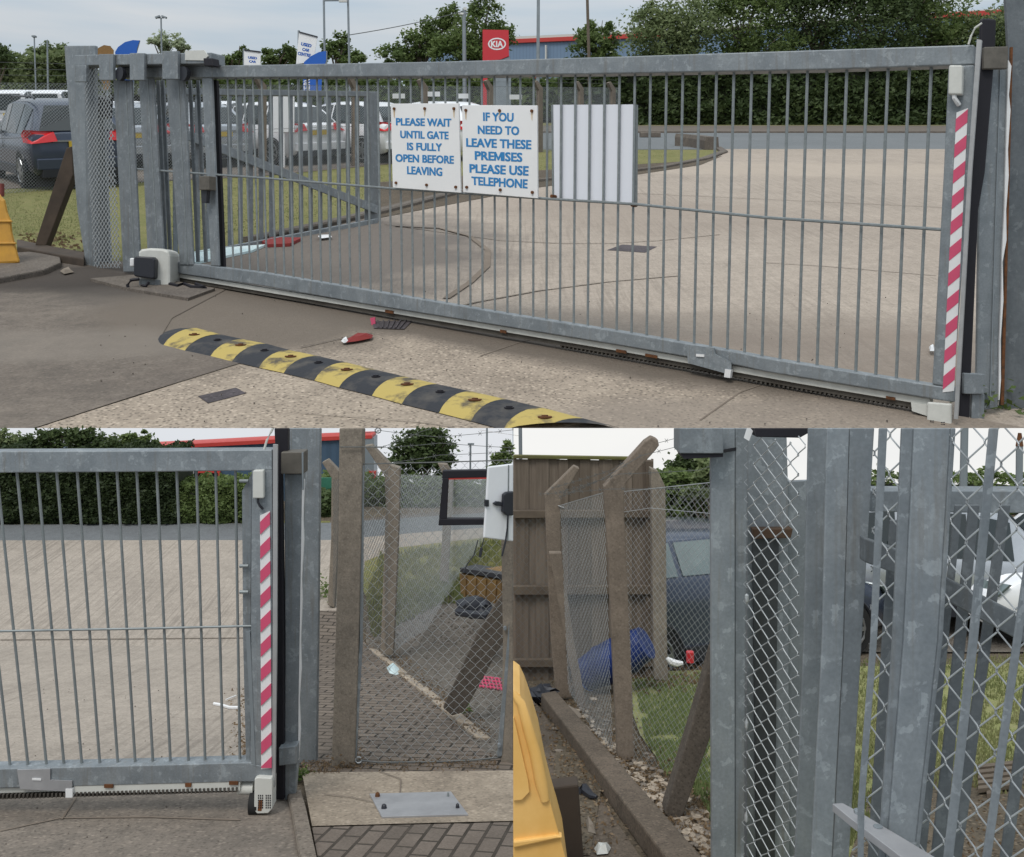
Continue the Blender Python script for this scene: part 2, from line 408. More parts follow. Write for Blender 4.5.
M['brownflag'] = plain('brown_flag_fabric', (.26, .15, .06, 1), .8, 0, .2, .3)
M['iron'] = concrete('cast_iron_cover', 1, (.10, .085, .085, 1), (.075, .065, .065, 1), (.05, .045, .045, 1), .6)
M['iron1'] = concrete('cast_iron_cover_large', K1, (.10, .085, .09, 1), (.075, .065, .07, 1), (.05, .045, .045, 1), .6)
M['steelplate'] = mk('scuffed_steel_plate', (.40, .40, .41, 1), (.32, .32, .33, 1), 6, .5, .35, .1)
M['crack'] = plain('crack_filler', (.075, .06, .05, 1), .9)
M['tyremark'] = plain('tyre_mark', (.22, .18, .145, 1), .9, 0, .1, .3, .6)
M['green'] = plain('green_mesh_fence', (.03, .16, .10, 1), .6)
M['brownbox'] = mk('weathered_brown_steel', (.15, .135, .115, 1), (.11, .10, .085, 1), 6, .6, .3)
M['orange'] = mk('faded_orange_plastic', (.22, .13, .04, 1), (.13, .08, .035, 1), 5, .7)
M['leafdry'] = leafmat('dead_leaves', (.16, .10, .05, 1), (.30, .22, .14, 1), (.12, .08, .045, 1))
M['tan'] = mk('tan_curb', (.23, .19, .15, 1), (.18, .15, .12, 1), 1, .9)
def brickmat(name, k, a, b, m, rot):
    t = NT(name); x = t.t.nodes.new('ShaderNodeTexBrick'); t.link(t.map((k, k, k), (0, 0, rot)), x.inputs['Vector'])
    x.inputs['Scale'].default_value = 1; x.inputs['Brick Width'].default_value = .205; x.inputs['Row Height'].default_value = .105
    x.inputs['Mortar Size'].default_value = .010; x.inputs['Mortar Smooth'].default_value = .3
    x.inputs['Color1'].default_value = a; x.inputs['Color2'].default_value = b; x.inputs['Mortar'].default_value = m
    n = t.noise(3, 5); n3 = t.noise(70, 3)
    y = t.mix(t.ramp(n, [(.4, 0.0), (.7, .55)]), x.outputs[0], tuple(q * .55 for q in a[:3]) + (1,))
    y = t.mix(.4, y, t.mix(1.0, y, n3, 'OVERLAY')); t.col(y)
    t.bump(t.math('SUBTRACT', t.math('MULTIPLY', n3, .3), x.outputs['Fac']), .7, .012)
    return t.fin(.9, 0, .25)
M['brick'] = brickmat('block_paving', 1.0, (.20, .162, .13, 1), (.15, .122, .10, 1), (.035, .03, .024, 1), math.radians(8))
M['brickn'] = brickmat('block_paving_near', 1.0, (.19, .155, .128, 1), (.145, .12, .10, 1), (.045, .038, .03, 1), math.radians(100))
def woodfence():
    t = NT('weathered_fence_boards'); oi = t.t.nodes.new('ShaderNodeNewGeometry')
    n = t.noise(1, 5, .6, vec=t.map((30, 30, 1.5))); f = t.noise(2, 4)
    a = t.ramp(oi.outputs['Random Per Island'], [(0, (.13, .105, .082, 1)), (1, (.215, .175, .14, 1))])
    a = t.mix(t.ramp(n, [(.4, 0.0), (.7, .5)]), a, (.05, .037, .028, 1)); a = t.mix(t.ramp(f, [(.5, 0.0), (.75, .5)]), a, (.17, .14, .11, 1))
    t.col(a); t.bump(n, .5, .01); return t.fin(.9, 0, .2)
M['boards'] = woodfence()
M['moss'] = mk('mossy_capping', (.12, .12, .03, 1), (.09, .08, .04, 1), 5, .95)
M['timber3'] = mk('brown_timber_rail', (.14, .11, .08, 1), (.095, .073, .055, 1), 4, .9)
M['brownpost'] = concrete('brown_concrete_post', 1.5, (.235, .19, .15, 1), (.18, .146, .115, 1), (.12, .098, .078, 1), .25, 0, 0, .6)
M['cpostd'] = concrete('dark_concrete_strut', 1.5, (.12, .10, .082, 1), (.09, .076, .062, 1), (.06, .05, .042, 1), .5, 0, 0, .6)
M['beam3'] = concrete('brown_gravel_board', 1.5, (.16, .125, .095, 1), (.12, .095, .072, 1), (.075, .06, .046, 1), .6, 0, 0, .6)
def emis(name, c, c2, s, scale):
    t = NT(name); n = t.noise(scale, 4, .5, vec=t.map((.25, 1, 1.6)))
    x = t.ramp(n, [(.35, c), (.65, c2)]); t.col((0, 0, 0, 1)); t.link(x, t.b.inputs['Emission Color']); t.b.inputs['Emission Strength'].default_value = s
    return t.fin(1, 0, 0)
EXPO = 0.12
M['sky2'] = emis('overcast_sky_backdrop', (.64, .67, .71, 1), (.72, .74, .77, 1), 1.0, .2)
M['sky3'] = emis('bright_overcast_sky_backdrop', (.76, .77, .77, 1), (.90, .89, .86, 1), 1.0, .2)
# ------------------------------------------------------------------ helpers of shape
def chain(mb, pl, px, cell, r, off=0.0, n=3, aspect=1.0):
    """chain link: two families of slanted wires clipped to a convex outline on a plane"""
    poly = [pl.sz(pl.at(u, v)) for u, v in px]
    if sum(poly[i][0] * poly[(i + 1) % len(poly)][1] - poly[(i + 1) % len(poly)][0] * poly[i][1] for i in range(len(poly))) < 0: poly.reverse()
    h = cell * aspect
    for fam in (1, -1):
        cs = [z - fam * h / cell * s for s, z in poly]
        c = math.floor(min(cs) / h) * h
        while c < max(cs):
            c += h
            # line z = fam*(h/cell)*s + c ; clip
            d = Vector((1, fam * h / cell)); o = Vector((0, c)); t0, t1 = -1e9, 1e9
            for i in range(len(poly)):
                a = Vector(poly[i]); e = Vector(poly[(i + 1) % len(poly)]) - a
                nn = Vector((-e.y, e.x)); den = nn.dot(d); num = nn.dot(a - o)
                if abs(den) < 1e-12:
                    if num > 0: t0, t1 = 1, 0
                    continue
                t = num / den
                if den > 0: t0 = max(t0, t)
                else: t1 = min(t1, t)
            if t1 - t0 < cell * .3: continue
            p = o + d * t0; q = o + d * t1
            if n == 3:
                mb.tube([pl.xyz(p.x, p.y, off + fam * r), pl.xyz(q.x, q.y, off + fam * r)], r, 3, False)
            else:
                # woven: swings from one side of the plane to the other at every knuckle
                k = max(1, int((t1 - t0) / (cell / 2))); pts = []
                for i in range(k + 1):
                    s = p + (q - p) * i / k
                    pts.append(pl.xyz(s.x, s.y, off + (r * 1.3 if (i + (fam > 0)) % 2 else -r * 1.3)))
                mb.tube(pts, r, n, False)
def weave(mb, pl, px, w, h, r, n=5, lean=0.0):
    """chain link close up: upright zigzag wires hooked into their neighbours at rounded knuckles"""
    poly = [pl.sz(pl.at(u, v)) for u, v in px]
    if sum(poly[i][0] * poly[(i + 1) % len(poly)][1] - poly[(i + 1) % len(poly)][0] * poly[i][1] for i in range(len(poly))) < 0: poly.reverse()
    def ins(x, z):
        for i in range(len(poly)):
            p, q = poly[i], poly[(i + 1) % len(poly)]
            if (q[0] - p[0]) * (z - p[1]) - (q[1] - p[1]) * (x - p[0]) < 0: return False
        return True
    z0, z1 = min(p[1] for p in poly), max(p[1] for p in poly); x0, x1 = min(p[0] for p in poly), max(p[0] for p in poly)
    x0 -= abs(lean) * (z1 - z0); x1 += abs(lean) * (z1 - z0)
    i = 0; x = x0
    while x < x1 + w:
        par = i % 2; run = []; k = 0; z = z1
        jit = rr(-.03, .03) * w
        while z > z0 - h:
            s = 1 if (k + par) % 2 else -1
            for dx, dz, dy in ((.44, .07, -.6), (.51, .022, 1.0), (.51, -.022, 1.0), (.44, -.07, -.6)):
                xx = x + s * dx * w + lean * (z1 - z) + jit; zz = z + dz * h
                if ins(xx, zz): run.append(pl.xyz(xx, zz, dy * r * (1 if par else -1)))
                else:
                    if len(run) > 1: mb.tube(run, r, n, False)
                    run = []
            z -= h / 2; k += 1
        if len(run) > 1: mb.tube(run, r, n, False)
        x += w; i += 1
def barbed(mb, pts, r, step, sag=0.0):
    out = []
    for i in range(len(pts) - 1):
        a, b = Vector(pts[i]), Vector(pts[i + 1])
        for k in range(9):
            t = k / 8; p = a.lerp(b, t); p.z -= sag * 4 * t * (1 - t)
            if i and k == 0: continue
            out.append(p)
    mb.tube(out, r, 4)
    L = 0
    for i in range(len(out) - 1):
        d = out[i + 1] - out[i]; L += d.length
        if L > step:
            L = 0; p = out[i]
            for s in (-1, 1):
                mb.tube([p + Vector((s * r * 5, 0, -r * 6)), p + Vector((-s * r * 5, r * 3, r * 6))], r * .8, 3)
def leaves(mb, blobs, n, size, squash=1.0, shell=.55):
    tot = sum(b[1].x * b[1].z for b in blobs)
    for c, rv in blobs:
        k = int(n * rv.x * rv.z / tot)
        # sub clumps
        cl = []
        for _ in range(max(5, k // 45)):
            d = Vector((random.gauss(0, 1), random.gauss(0, 1), random.gauss(0, 1))).normalized() * rr(shell, 1.0)
            cl.append((c + Vector((d.x * rv.x, d.y * rv.y, d.z * rv.z)), rr(.12, .3) * min(rv.x, rv.z)))
        for _ in range(k):
            q, cr = random.choice(cl)
            p = q + Vector((random.gauss(0, 1), random.gauss(0, 1), random.gauss(0, .8))) * cr
            leaf(mb, p, size * rr(.6, 1.4))
def leaf(mb, p, s):
    a = Vector((random.gauss(0, 1), random.gauss(0, 1), random.gauss(0, .6))).normalized()
    b = a.cross(Vector((random.gauss(0, 1), random.gauss(0, 1), random.gauss(0, 1)))).normalized()
    i = len(mb.v); mb.v += [p - a * s, p - b * s * .5, p + a * s, p + b * s * .5]; mb.f.append((i, i + 1, i + 2, i + 3))
def cullleaves(mb):
    if WORLD == 1: return mb
    out = MB()
    for f in mb.f:
        c = mb.v[f[0]]
        u = PX + F * c.x / c.y; v = PY - F * c.z / c.y
        if v < 429.5 or (WORLD == 2 and u > 511) or (WORLD == 3 and u < 515): continue
        k = len(out.v); out.v += [mb.v[i] for i in f]; out.f.append((k, k + 1, k + 2, k + 3))
    return out
def tree(name, label, ub, vb, Y, blobs, n, size, mat, group=None, trunk=6, cat='tree', shell=.45, deep=.8):
    base = P(ub, vb, Y)
    B = [(P(u, v, Y + rr(-.2, .2) * ru * Y / F), Vector((ru * Y / F, ru * Y / F * deep, rv * Y / F))) for u, v, ru, rv in blobs]
    t = Thing(name, label, cat, base, group)
    m = MB(); top = B[0][0]
    tr = trunk * Y / F
    m.tube([base, base.lerp(top, .4) + Vector((tr * .4, 0, 0)), top], [tr, tr * .7, tr * .35], 7)
    for c, rv in B:
        for _ in range(4):
            s = base.lerp(top, rr(.35, .85)); e = c + Vector((rr(-.75, .75) * rv.x, rr(-.5, .5) * rv.y, rr(-.3, .8) * rv.z))
            mid = s.lerp(e, .5) + Vector((0, 0, rv.z * .12)); m.tube([s, mid, e], [tr * .35, tr * .22, tr * .08], 5)
    t.part('trunk', m, M['bark'], smooth=True)
    lv = MB(); leaves(lv, B, n, size, shell=shell); lv = cullleaves(lv)
    t.part('crown', lv, M[mat], clip=False)
    return t
def hedge(name, label, u0, u1, vt, vb, Y, th, n, size, mat, group=None, rough=6, cat='hedge', gap=None):
    base = P((u0 + u1) / 2, vb, Y); t = Thing(name, label, cat, base, group)
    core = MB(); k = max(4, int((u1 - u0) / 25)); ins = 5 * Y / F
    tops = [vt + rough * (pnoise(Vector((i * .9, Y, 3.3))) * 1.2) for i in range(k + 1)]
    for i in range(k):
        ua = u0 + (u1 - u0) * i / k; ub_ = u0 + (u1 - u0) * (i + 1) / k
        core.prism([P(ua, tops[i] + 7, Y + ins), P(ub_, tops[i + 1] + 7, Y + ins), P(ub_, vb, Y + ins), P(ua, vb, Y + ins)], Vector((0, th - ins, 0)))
    t.part('shaded_core', core, M['hcore'])  # solid core, shade of the hedge interior put into its colour
    lv = MB()
    for _ in range(n):
        q = R(); x = q * k; i = min(k - 1, int(x)); top = tops[i] + (tops[i + 1] - tops[i]) * (x - i)
        u = u0 + (u1 - u0) * q
        if R() < .72:
            v = top + (vb - top) * R() ** 1.0
            bulge = pnoise(Vector((u * .05, v * .06, Y))) * 8
            p = P(u, v, Y + (rr(-2, 5) + bulge) * Y / F)
        else:
            p = P(u, top + rr(-5, 3) + 5 * pnoise(Vector((u * .12, 1, Y))), Y); p.y += R() * th
        leaf(lv, p, size * rr(.6, 1.5))
    lv = cullleaves(lv)
    t.part('foliage', lv, M[mat], clip=False); return t
def blades(name, label, px, n, h, w, mat='blade', lean=.5):
    G = G1 if WORLD == 1 else G2; mb = MB()
    us = [p[0] for p in px]; vs = [p[1] for p in px]
    def inside(x, y):
        c = False; j = len(px) - 1
        for i in range(len(px)):
            if (px[i][1] > y) != (px[j][1] > y) and x < (px[j][0] - px[i][0]) * (y - px[i][1]) / (px[j][1] - px[i][1]) + px[i][0]: c = not c
            j = i
        return c
    tries = 0
    while len(mb.f) < n and tries < n * 30:
        tries += 1
        u, v = rr(min(us), max(us)), rr(min(vs), max(vs))
        if not inside(u, v) or pnoise(Vector((u * .05, v * .09, 2))) < -.35: continue
        p = G(u, v, 0.0); a = rr(0, 6.28); d = Vector((math.cos(a), math.sin(a), 0)); hh = h * rr(.4, 1.3)
        s = d.cross(Vector((0, 0, 1))) * w
        k = len(mb.v); q = p + Vector((0, 0, hh)) + d * hh * lean * R()
        mb.v += [p - s, p + s, q + s * .2, q - s * .2]; mb.f.append((k, k + 1, k + 2, k + 3))
    mb = cullleaves(mb)
    return single(name, label, None, mb, M[mat], kind='stuff', clip=False)
def textraw(txt, bold):
    cu = bpy.data.curves.new('t', 'FONT'); cu.body = txt; cu.size = 1; cu.offset = bold; cu.resolution_u = 3
    o = bpy.data.objects.new('t', cu); col.objects.link(o)
    bpy.context.view_layer.update()
    me = o.to_mesh(); vs = [v.co.copy() for v in me.vertices]; fs = [tuple(p.vertices) for p in me.polygons]
    o.to_mesh_clear(); bpy.data.objects.remove(o); bpy.data.curves.remove(cu)
    return vs, fs
def textmesh(txt, bold=.0):
    if 'M' not in txt: return textraw(txt, bold)
    vs, fs = [], []; x = 0.0; cap = max(v.y for v in textraw('E', bold)[0]); s = .085; w = .62
    for k, piece in enumerate(txt.split('M')):
        if k:   # the letter M: two stems and two slanting strokes meeting in a V
            for q in ([(0, 0), (s, 0), (s, cap), (0, cap)], [(w - s, 0), (w, 0), (w, cap), (w - s, cap)],
                      [(s, cap), (s, cap - .16), (w / 2, .0), (w / 2, .17)], [(w - s, cap), (w / 2, .17), (w / 2, .0), (w - s, cap - .16)]):
                n = len(vs); vs += [Vector((x + a_, b_, 0)) for a_, b_ in q]; fs.append((n, n + 1, n + 2, n + 3))
            x += w + .06
        if piece:
            pv, pf = textraw(piece, bold); x0 = min(v.x for v in pv); n = len(vs)
            vs += [Vector((v.x - x0 + x, v.y, 0)) for v in pv]; fs += [tuple(i + n for i in f) for f in pf]; x += max(v.x for v in pv) - x0 + .07
    return vs, fs
def text(mb, txt, pl, quad, off, bold=.02, th=.01):
    """letters mapped into a quad of the plane: TL, TR, BR, BL; each letter set twice, slightly apart, for a bold face"""
    vs, fs = textmesh(txt, .004)
    x0 = min(v.x for v in vs); x1 = max(v.x for v in vs); y0 = min(v.y for v in vs); y1 = max(v.y for v in vs)
    for k, (sx, sy) in enumerate(((-1, -1), (1, -1), (-1, 1), (1, 1))):
        out = []
        for v in vs:
            a = (v.x - x0 + bold * (1 + sx)) / (x1 - x0 + 2 * bold); b = 1 - (v.y - y0 + bold * .6 * (1 + sy)) / (y1 - y0 + 1.2 * bold)
            u = (quad[0][0] * (1 - a) + quad[1][0] * a) * (1 - b) + (quad[3][0] * (1 - a) + quad[2][0] * a) * b
            w = (quad[0][1] * (1 - a) + quad[1][1] * a) * (1 - b) + (quad[3][1] * (1 - a) + quad[2][1] * a) * b
            out.append(pl.at(u, w, off + .0012 * k))
        mb.add(out, fs)
def q4(u0, v0, u1, v1): return [(u0, v0), (u1, v0), (u1, v1), (u0, v1)]
def vbar(u0, u1, v0, v1, lean=0):  # lean: u shift of the foot
    return [(u0, v0), (u1, v0), (u1 + lean, v1), (u0 + lean, v1)]
def raised(px, G, h, lift=0.0):
    """kerb like prism standing on the ground"""
    mb = MB(); pts = [G(u, v, lift) + Vector((0, 0, h)) for u, v in px]; mb.prism(pts, Vector((0, 0, -h - .02))); return mb
# ------------------------------------------------------------------ cars
def car(label, paint, loc, yaw, pitch, k, kind='hatch', group=None, L=4.3, W=1.78, H=1.5, glass='glass', name='parked_car', roof=False, belt=.60, lowtrim=True):
    t = Thing(name, label, 'car', loc, group)
    mat = Matrix.Translation(Vector(loc)) @ Matrix.Rotation(pitch, 4, 'X') @ Matrix.Rotation(yaw, 4, 'Z') @ Matrix.Scale(k, 4)
    def T(mb):
        mb.v = [mat @ Vector(v) for v in mb.v]; return mb
    w = W / 2; hL = L / 2; bz = H * belt
    # stations from tail (-x) to nose: x, half width, sill z, belt z, roof z, roof half width
    if kind == 'hatch':
        st = [(-hL, w * .80, .42, .72, .73, w * .7), (-hL + .06, w * .93, .30, .95, .97, w * .82), (-hL + .22, w * .98, .25, bz, bz + .05, w * .84), (-hL + .66, w, .22, bz, H - .10, w * .66),
              (-hL + 1.15, w, .2, bz, H, w * .68), (-.1, w, .2, bz - .01, H + .01, w * .71), (.45, w, .2, bz - .03, H - .05, w * .70), (1.15, w, .2, bz - .07, bz - .02, w * .82),
              (hL - .45, w * .97, .22, .78, .80, w * .8), (hL - .1, w * .85, .25, .64, .65, w * .72), (hL, w * .7, .32, .5, .51, w * .6)]
    else:
        st = [(-hL, w * .9, .4, .9, .95, w * .8), (-hL + .1, w * .97, .28, bz + .1, H - .15, w * .78), (-hL + .4, w, .24, bz + .1, H, w * .78),
              (-.3, w, .22, bz + .1, H, w * .78), (.6, w, .22, bz + .05, H - .05, w * .76), (1.3, w, .22, bz, bz + .05, w * .8), (hL - .3, w * .95, .24, .9, .92, w * .8), (hL, w * .8, .3, .6, .61, w * .7)]
    def ring(s):
        x, hw, z0, zb, zt, rw = s
        half = [(hw * .86, z0), (hw * .97, z0 + .1), (hw, (z0 + zb) * .55), (hw * .985, zb - .05), (hw * .95, zb), (hw * .95 + (rw - hw * .95) * .9, zb + (zt - zb) * .92), (rw * .86, zt), (rw * .4, zt + .012)]
        return [Vector((x, y, z)) for y, z in half] + [Vector((x, -y, z)) for y, z in reversed(half)]
    rings = [ring(s) for s in st]; n = 16; b = MB()
    for r in rings: b.v += r
    for i in range(len(rings) - 1):
        for j in range(n):
            j2 = (j + 1) % n; b.f.append((i * n + j, (i + 1) * n + j, (i + 1) * n + j2, i * n + j2))
    b.f.append(tuple(range(n))); b.f.append(tuple((len(rings) - 1) * n + j for j in range(n - 1, -1, -1)))
    t.part('body', T(b), M[paint], smooth=True)
    def patch(m, quad, sh, off, nrm):
        c = sum(quad, Vector()) / 4
        vs = [p.lerp(c, sh) + nrm * off for p in quad]
        m.prism(vs, -nrm * .02)
    cab = range(3, 7) if kind == 'hatch' else range(1, 5)
    for sgn, jb, jt in ((1, 4, 5), (-1, 11, 10)):
        m = MB()
        for i in list(cab)[:-1] + [list(cab)[-1]]:
            if i + 1 >= len(rings): continue
            A, B_ = rings[i], rings[i + 1]
            if abs(st[i][4] - st[i][3]) < .1 and abs(st[i + 1][4] - st[i + 1][3]) < .1: continue
            q = [A[jb], B_[jb], B_[jt], A[jt]]
            patch(m, q, .09, .014, Vector((0, sgn, .25)).normalized())
        t.part('side_window', T(m), M[glass])
    i = 2 if kind == 'hatch' else 0
    A, B_ = rings[i], rings[i + 1]
    m = MB(); nr = (B_[6] - A[5]).cross(Vector((0, 1, 0))).normalized()
    if nr.x > 0: nr = -nr
    q = [A[5].lerp(A[10], .02), A[10].lerp(A[5], .02), B_[9], B_[6]]
    if kind != 'hatch': q = [p.copy() for p in (A[5], A[10], B_[9], B_[6])]
    patch(m, q, .09, .03, nr); t.part('rear_window', T(m), M[glass])
    i = 6 if kind == 'hatch' else 4
    A, B_ = rings[i], rings[i + 1]; m = MB(); nr = (B_[6] - A[6]).cross(Vector((0, 1, 0))).normalized()
    if nr.z < 0: nr = -nr
    patch(m, [A[6], A[9], B_[10], B_[5]], .09, .014, nr); t.part('windscreen', T(m), M[glass])
    for s in (1, -1):
        m = MB(); m.prism([Vector((-hL + .03, s * w * .93, .82)), Vector((-hL - .03, s * w * .48, .86)), Vector((-hL + .04, s * w * .52, 1.02)), Vector((-hL + .26, s * w * 1.0, 1.06)), Vector((-hL + .44, s * w * 1.01, .98)), Vector((-hL + .30, s * w * 1.01, .84))], Vector((-.02, s * .015, 0)))
        t.part('tail_light', T(m), M['tail'])
        m = MB(); m.prism([Vector((hL - .1, s * w * .5, .62)), Vector((hL - .16, s * w * .9, .62)), Vector((hL - .3, s * w * .94, .76)), Vector((hL - .2, s * w * .5, .72))], Vector((.03, 0, .01)))
        t.part('headlight', T(m), M['glassl'])
        m = MB(); m.box((0, s * (w - .005), .30), L * .45, .03, .16); t.part('sill', T(m), M['blackm'])
        m = MB(); m.box((0.02, s * (w + .006), H * belt - .02), .012, .006, .5); m.box((.95, s * (w + .004), H * belt - .12), .012, .006, .5); t.part('door_gap', T(m), M['black'])
        m = MB(); m.blob((.80, s * (w + .09), H * belt + .06), (.06, .10, .07), 2, 1, 0); t.part('mirror', T(m), M[paint])
    m = MB(); m.box((-hL - .03, 0, .80), .03, .52, .11); t.part('number_plate', T(m), M['plate'])
    m = MB(); m.box((-hL + .05, 0, .46), .2, W * .88, .2); t.part('rear_bumper', T(m), M[paint], bevel=.02 * k)
    m = MB(); m.box((-hL + .03, 0, .30), .2, W * .80, .14); t.part('lower_bumper', T(m), M['blackm'])
    m = MB(); m.box((-hL + .02, 0, .86), .06, W * .55, .03); t.part('boot_trim', T(m), M['rim'])
    for x in (-hL + .8, hL - .85):
        for s in (1, -1):
            m = MB(); m.cyl((x, s * (w - .09), .32), (0, 1, 0), .32, .21, 20); tw = t.part('wheel', T(m), M['tyre'], smooth=True)
            m = MB(); m.cyl((x, s * (w + .018), .32), (0, 1, 0), .07, .02, 10)
            for a in range(7):
                an = a * 2 * math.pi / 7; m.box((x + math.cos(an) * .12, s * (w + .02), .32 + math.sin(an) * .12), .2, .014, .045, Matrix.Rotation(-an, 3, 'Y'))
            m.tube([Vector((x + math.cos(a * .5236) * .215, s * (w + .02), .32 + math.sin(a * .5236) * .215)) for a in range(13)], .014, 5)
            t.part('rim', T(m), M['rim'], parent=tw)
            tw_arch = MB(); tw_arch.tube([Vector((x + math.cos(a * math.pi / 10) * .36, s * (w * .995), .32 + math.sin(a * math.pi / 10) * .36)) for a in range(11)], .022, 5)
            t.part('wheel_arch', T(tw_arch), M['blackm'])
    if roof:
        for s in (1, -1):
            m = MB(); m.tube([Vector((-hL + .7, s * w * .66, H + .02)), Vector((-hL + .9, s * w * .66, H + .06)), Vector((.3, s * w * .66, H + .06)), Vector((.5, s * w * .66, H))], .02, 5)
            t.part('roof_rail', T(m), M['blackm'])
    return t
# ================================================================== UPPER YARD (the wide view)
WORLD = 1
sk = lambda *a: None
Y0 = 20.85
def far(u, v): return (u, v)
E = 428 + 5
gsheet('ground', [(-2500, 98), (3600, 98), (2600, E), (-1600, E)], M['dirt1'], 0.0)
gsheet('grass_verge', [(-900, 136), (760, 136), (728, 152), (640, 172), (540, 184), (378, 214), (240, 245), (60, 272), (-900, 300)], M['grass1'], .02)
gsheet('road', [(-2200, 133), (3200, 133), (3000, 149.5), (-2000, 149.5)], M['road1'], .05)
gsheet('pavement', [(-2200, 125.5), (3200, 125.5), (3200, 131.5), (-2200, 131.5)], M['pave1'], .12, thick=.14)
gsheet('grass_strip', [(-2200, 123.0), (3200, 123.0), (3200, 125.5), (-2200, 125.5)], M['grass1'], .10)
gsheet('car_park', [(-1500, 148), (420, 148), (400, 163), (260, 176), (-60, 192), (-1500, 240)], M['asph1'], .06)
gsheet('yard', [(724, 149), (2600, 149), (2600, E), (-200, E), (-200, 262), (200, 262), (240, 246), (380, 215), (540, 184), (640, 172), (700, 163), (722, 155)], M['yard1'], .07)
YO = G1(724, 149, .07)
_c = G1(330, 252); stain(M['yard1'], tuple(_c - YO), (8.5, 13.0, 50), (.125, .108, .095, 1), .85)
_c = G1(560, 330); stain(M['yard1'], tuple(_c - YO), (14, 3.0, 50), (.20, .165, .135, 1), .5)
stain(M['yard1'], tuple(G1(860, 360) - YO), (7, 3.0, 50), (.23, .185, .15, 1), .6)
stain(M['yard1'], tuple(G1(640, 215) - YO), (9, 12, 50), (.27, .22, .18, 1), .5, .5)
stain(M['yard1'], tuple(G1(800, 170) - YO), (20, 9, 50), (.44, .37, .30, 1), .5)
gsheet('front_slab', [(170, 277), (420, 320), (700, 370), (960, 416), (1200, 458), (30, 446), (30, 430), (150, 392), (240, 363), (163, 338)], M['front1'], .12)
FO = G1(170, 277, .12)
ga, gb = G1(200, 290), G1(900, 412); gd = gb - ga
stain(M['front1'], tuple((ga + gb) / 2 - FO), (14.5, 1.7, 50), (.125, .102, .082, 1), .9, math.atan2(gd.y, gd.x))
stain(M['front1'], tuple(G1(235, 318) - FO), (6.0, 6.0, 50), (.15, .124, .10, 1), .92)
stain(M['front1'], tuple(G1(820, 425) - FO), (7.0, 1.5, 50), (.24, .20, .165, 1), .6)
gsheet('asphalt', [(-1200, 270), (40, 260), (160, 262), (225, 290), (172, 318), (160, 338), (240, 363), (140, 394), (40, 426), (-30, 446), (-900, 446)], M['asph1'], .14)
AO = G1(-1200, 270, .14)
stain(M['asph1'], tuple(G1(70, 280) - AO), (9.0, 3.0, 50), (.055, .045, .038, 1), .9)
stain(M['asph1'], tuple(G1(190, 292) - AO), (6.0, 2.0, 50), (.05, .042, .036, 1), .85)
stain(M['asph1'], tuple(G1(190, 300) - AO), (5.0, 2.5, 50), (.11, .095, .082, 1), .6)
stain(M['asph1'], tuple(G1(225, 312) - AO), (4.0, 6.0, 50), (.15, .124, .10, 1), .9)
stain(M['asph1'], tuple(G1(60, 350) - AO), (5.0, 2.0, 50), (.22, .19, .16, 1), .5)
gsheet('gravel', [(380, 182), (510, 172), (690, 161), (722, 156), (700, 165), (640, 174), (540, 187), (378, 218)], M['dirt1'], .095)
def gline(name, pts, w, mat, lift, G=G1, kindw=None):
    mb = MB(); L = [G(u, v, lift) for u, v in pts]
    for i in range(len(L) - 1):
        d = (L[i + 1] - L[i]).normalized(); s = d.cross(Vector((0, 0, 1))).normalized() * w / 2
        mb.add([L[i] - s, L[i] + s, L[i + 1] + s, L[i + 1] - s], [(0, 1, 2, 3)])
    o = single(name, None, None, mb, mat, kind='structure'); return o
arc = [(395, 226), (440, 228), (470, 236), (488, 250), (487, 266), (470, 282), (446, 298)]
gline('tyre_mark', arc, .26, M['tyremark'], .11)
gline('joint', [(385, 224), (500, 240), (560, 243), (610, 243), (660, 240), (720, 234)], .10, M['tyremark'], .105)
gline('joint', [(430, 312), (480, 301), (540, 290), (610, 281), (680, 275)], .12, M['tyremark'], .105)
gline('joint', [(560, 190), (700, 196), (850, 203), (960, 208)], .08, M['tyremark'], .106)
gline('joint', [(764, 262), (830, 266), (936, 275)], .09, M['tyremark'], .105)
gline('joint', [(480, 356), (520, 342), (560, 332)], .05, M['tyremark'], .13)
gline('joint', [(700, 420), (740, 392), (760, 385)], .05, M['tyremark'], .13)
gline('joint', [(300, 347), (345, 337), (372, 332)], .05, M['crack'], .16)
gline('joint', [(300, 412), (420, 421), (520, 436)], .03, M['tyremark'], .16)
# kerbs round the planting island
def kerb(name, label, pts, w, h, mat, G, group=None):
    mb = MB(); L = [G(u, v) for u, v in pts]; S = []
    for i in range(len(L)):
        d = (L[min(i + 1, len(L) - 1)] - L[max(i - 1, 0)]); d.z = 0; d.normalize(); s = Vector((d.y, -d.x, 0)) * w / 2; S.append(s)
    vs = []
    for p, s in zip(L, S):
        up = Vector((0, 0, h)); vs += [p - s - Vector((0, 0, .05)), p - s * .9 + up, p + s * .8 + up, p + s + up * .7, p + s - Vector((0, 0, .05))]
    fs = []
    for i in range(len(L) - 1):
        for k in range(4): fs.append((i * 5 + k, i * 5 + k + 1, (i + 1) * 5 + k + 1, (i + 1) * 5 + k))
    fs.append((0, 1, 2, 3, 4)); e = (len(L) - 1) * 5; fs.append((e + 4, e + 3, e + 2, e + 1, e))
    mb.add(vs, fs); return single(name, label, 'kerb', mb, mat, group=group)
kerb('kerb', 'long low kerb curving round the grass island behind the signs', [(250, 243), (320, 228), (380, 214), (450, 196), (520, 184), (600, 176), (660, 169), (705, 160), (724, 153), (718, 149)], .9, .30, M['kerb1'], G1)
kerb('brick_edging', 'rough stack of dark bricks on the tip of the grass island', [(680, 146), (695, 147), (712, 150)], 1.8, 1.6, M['kerb1'], G1)
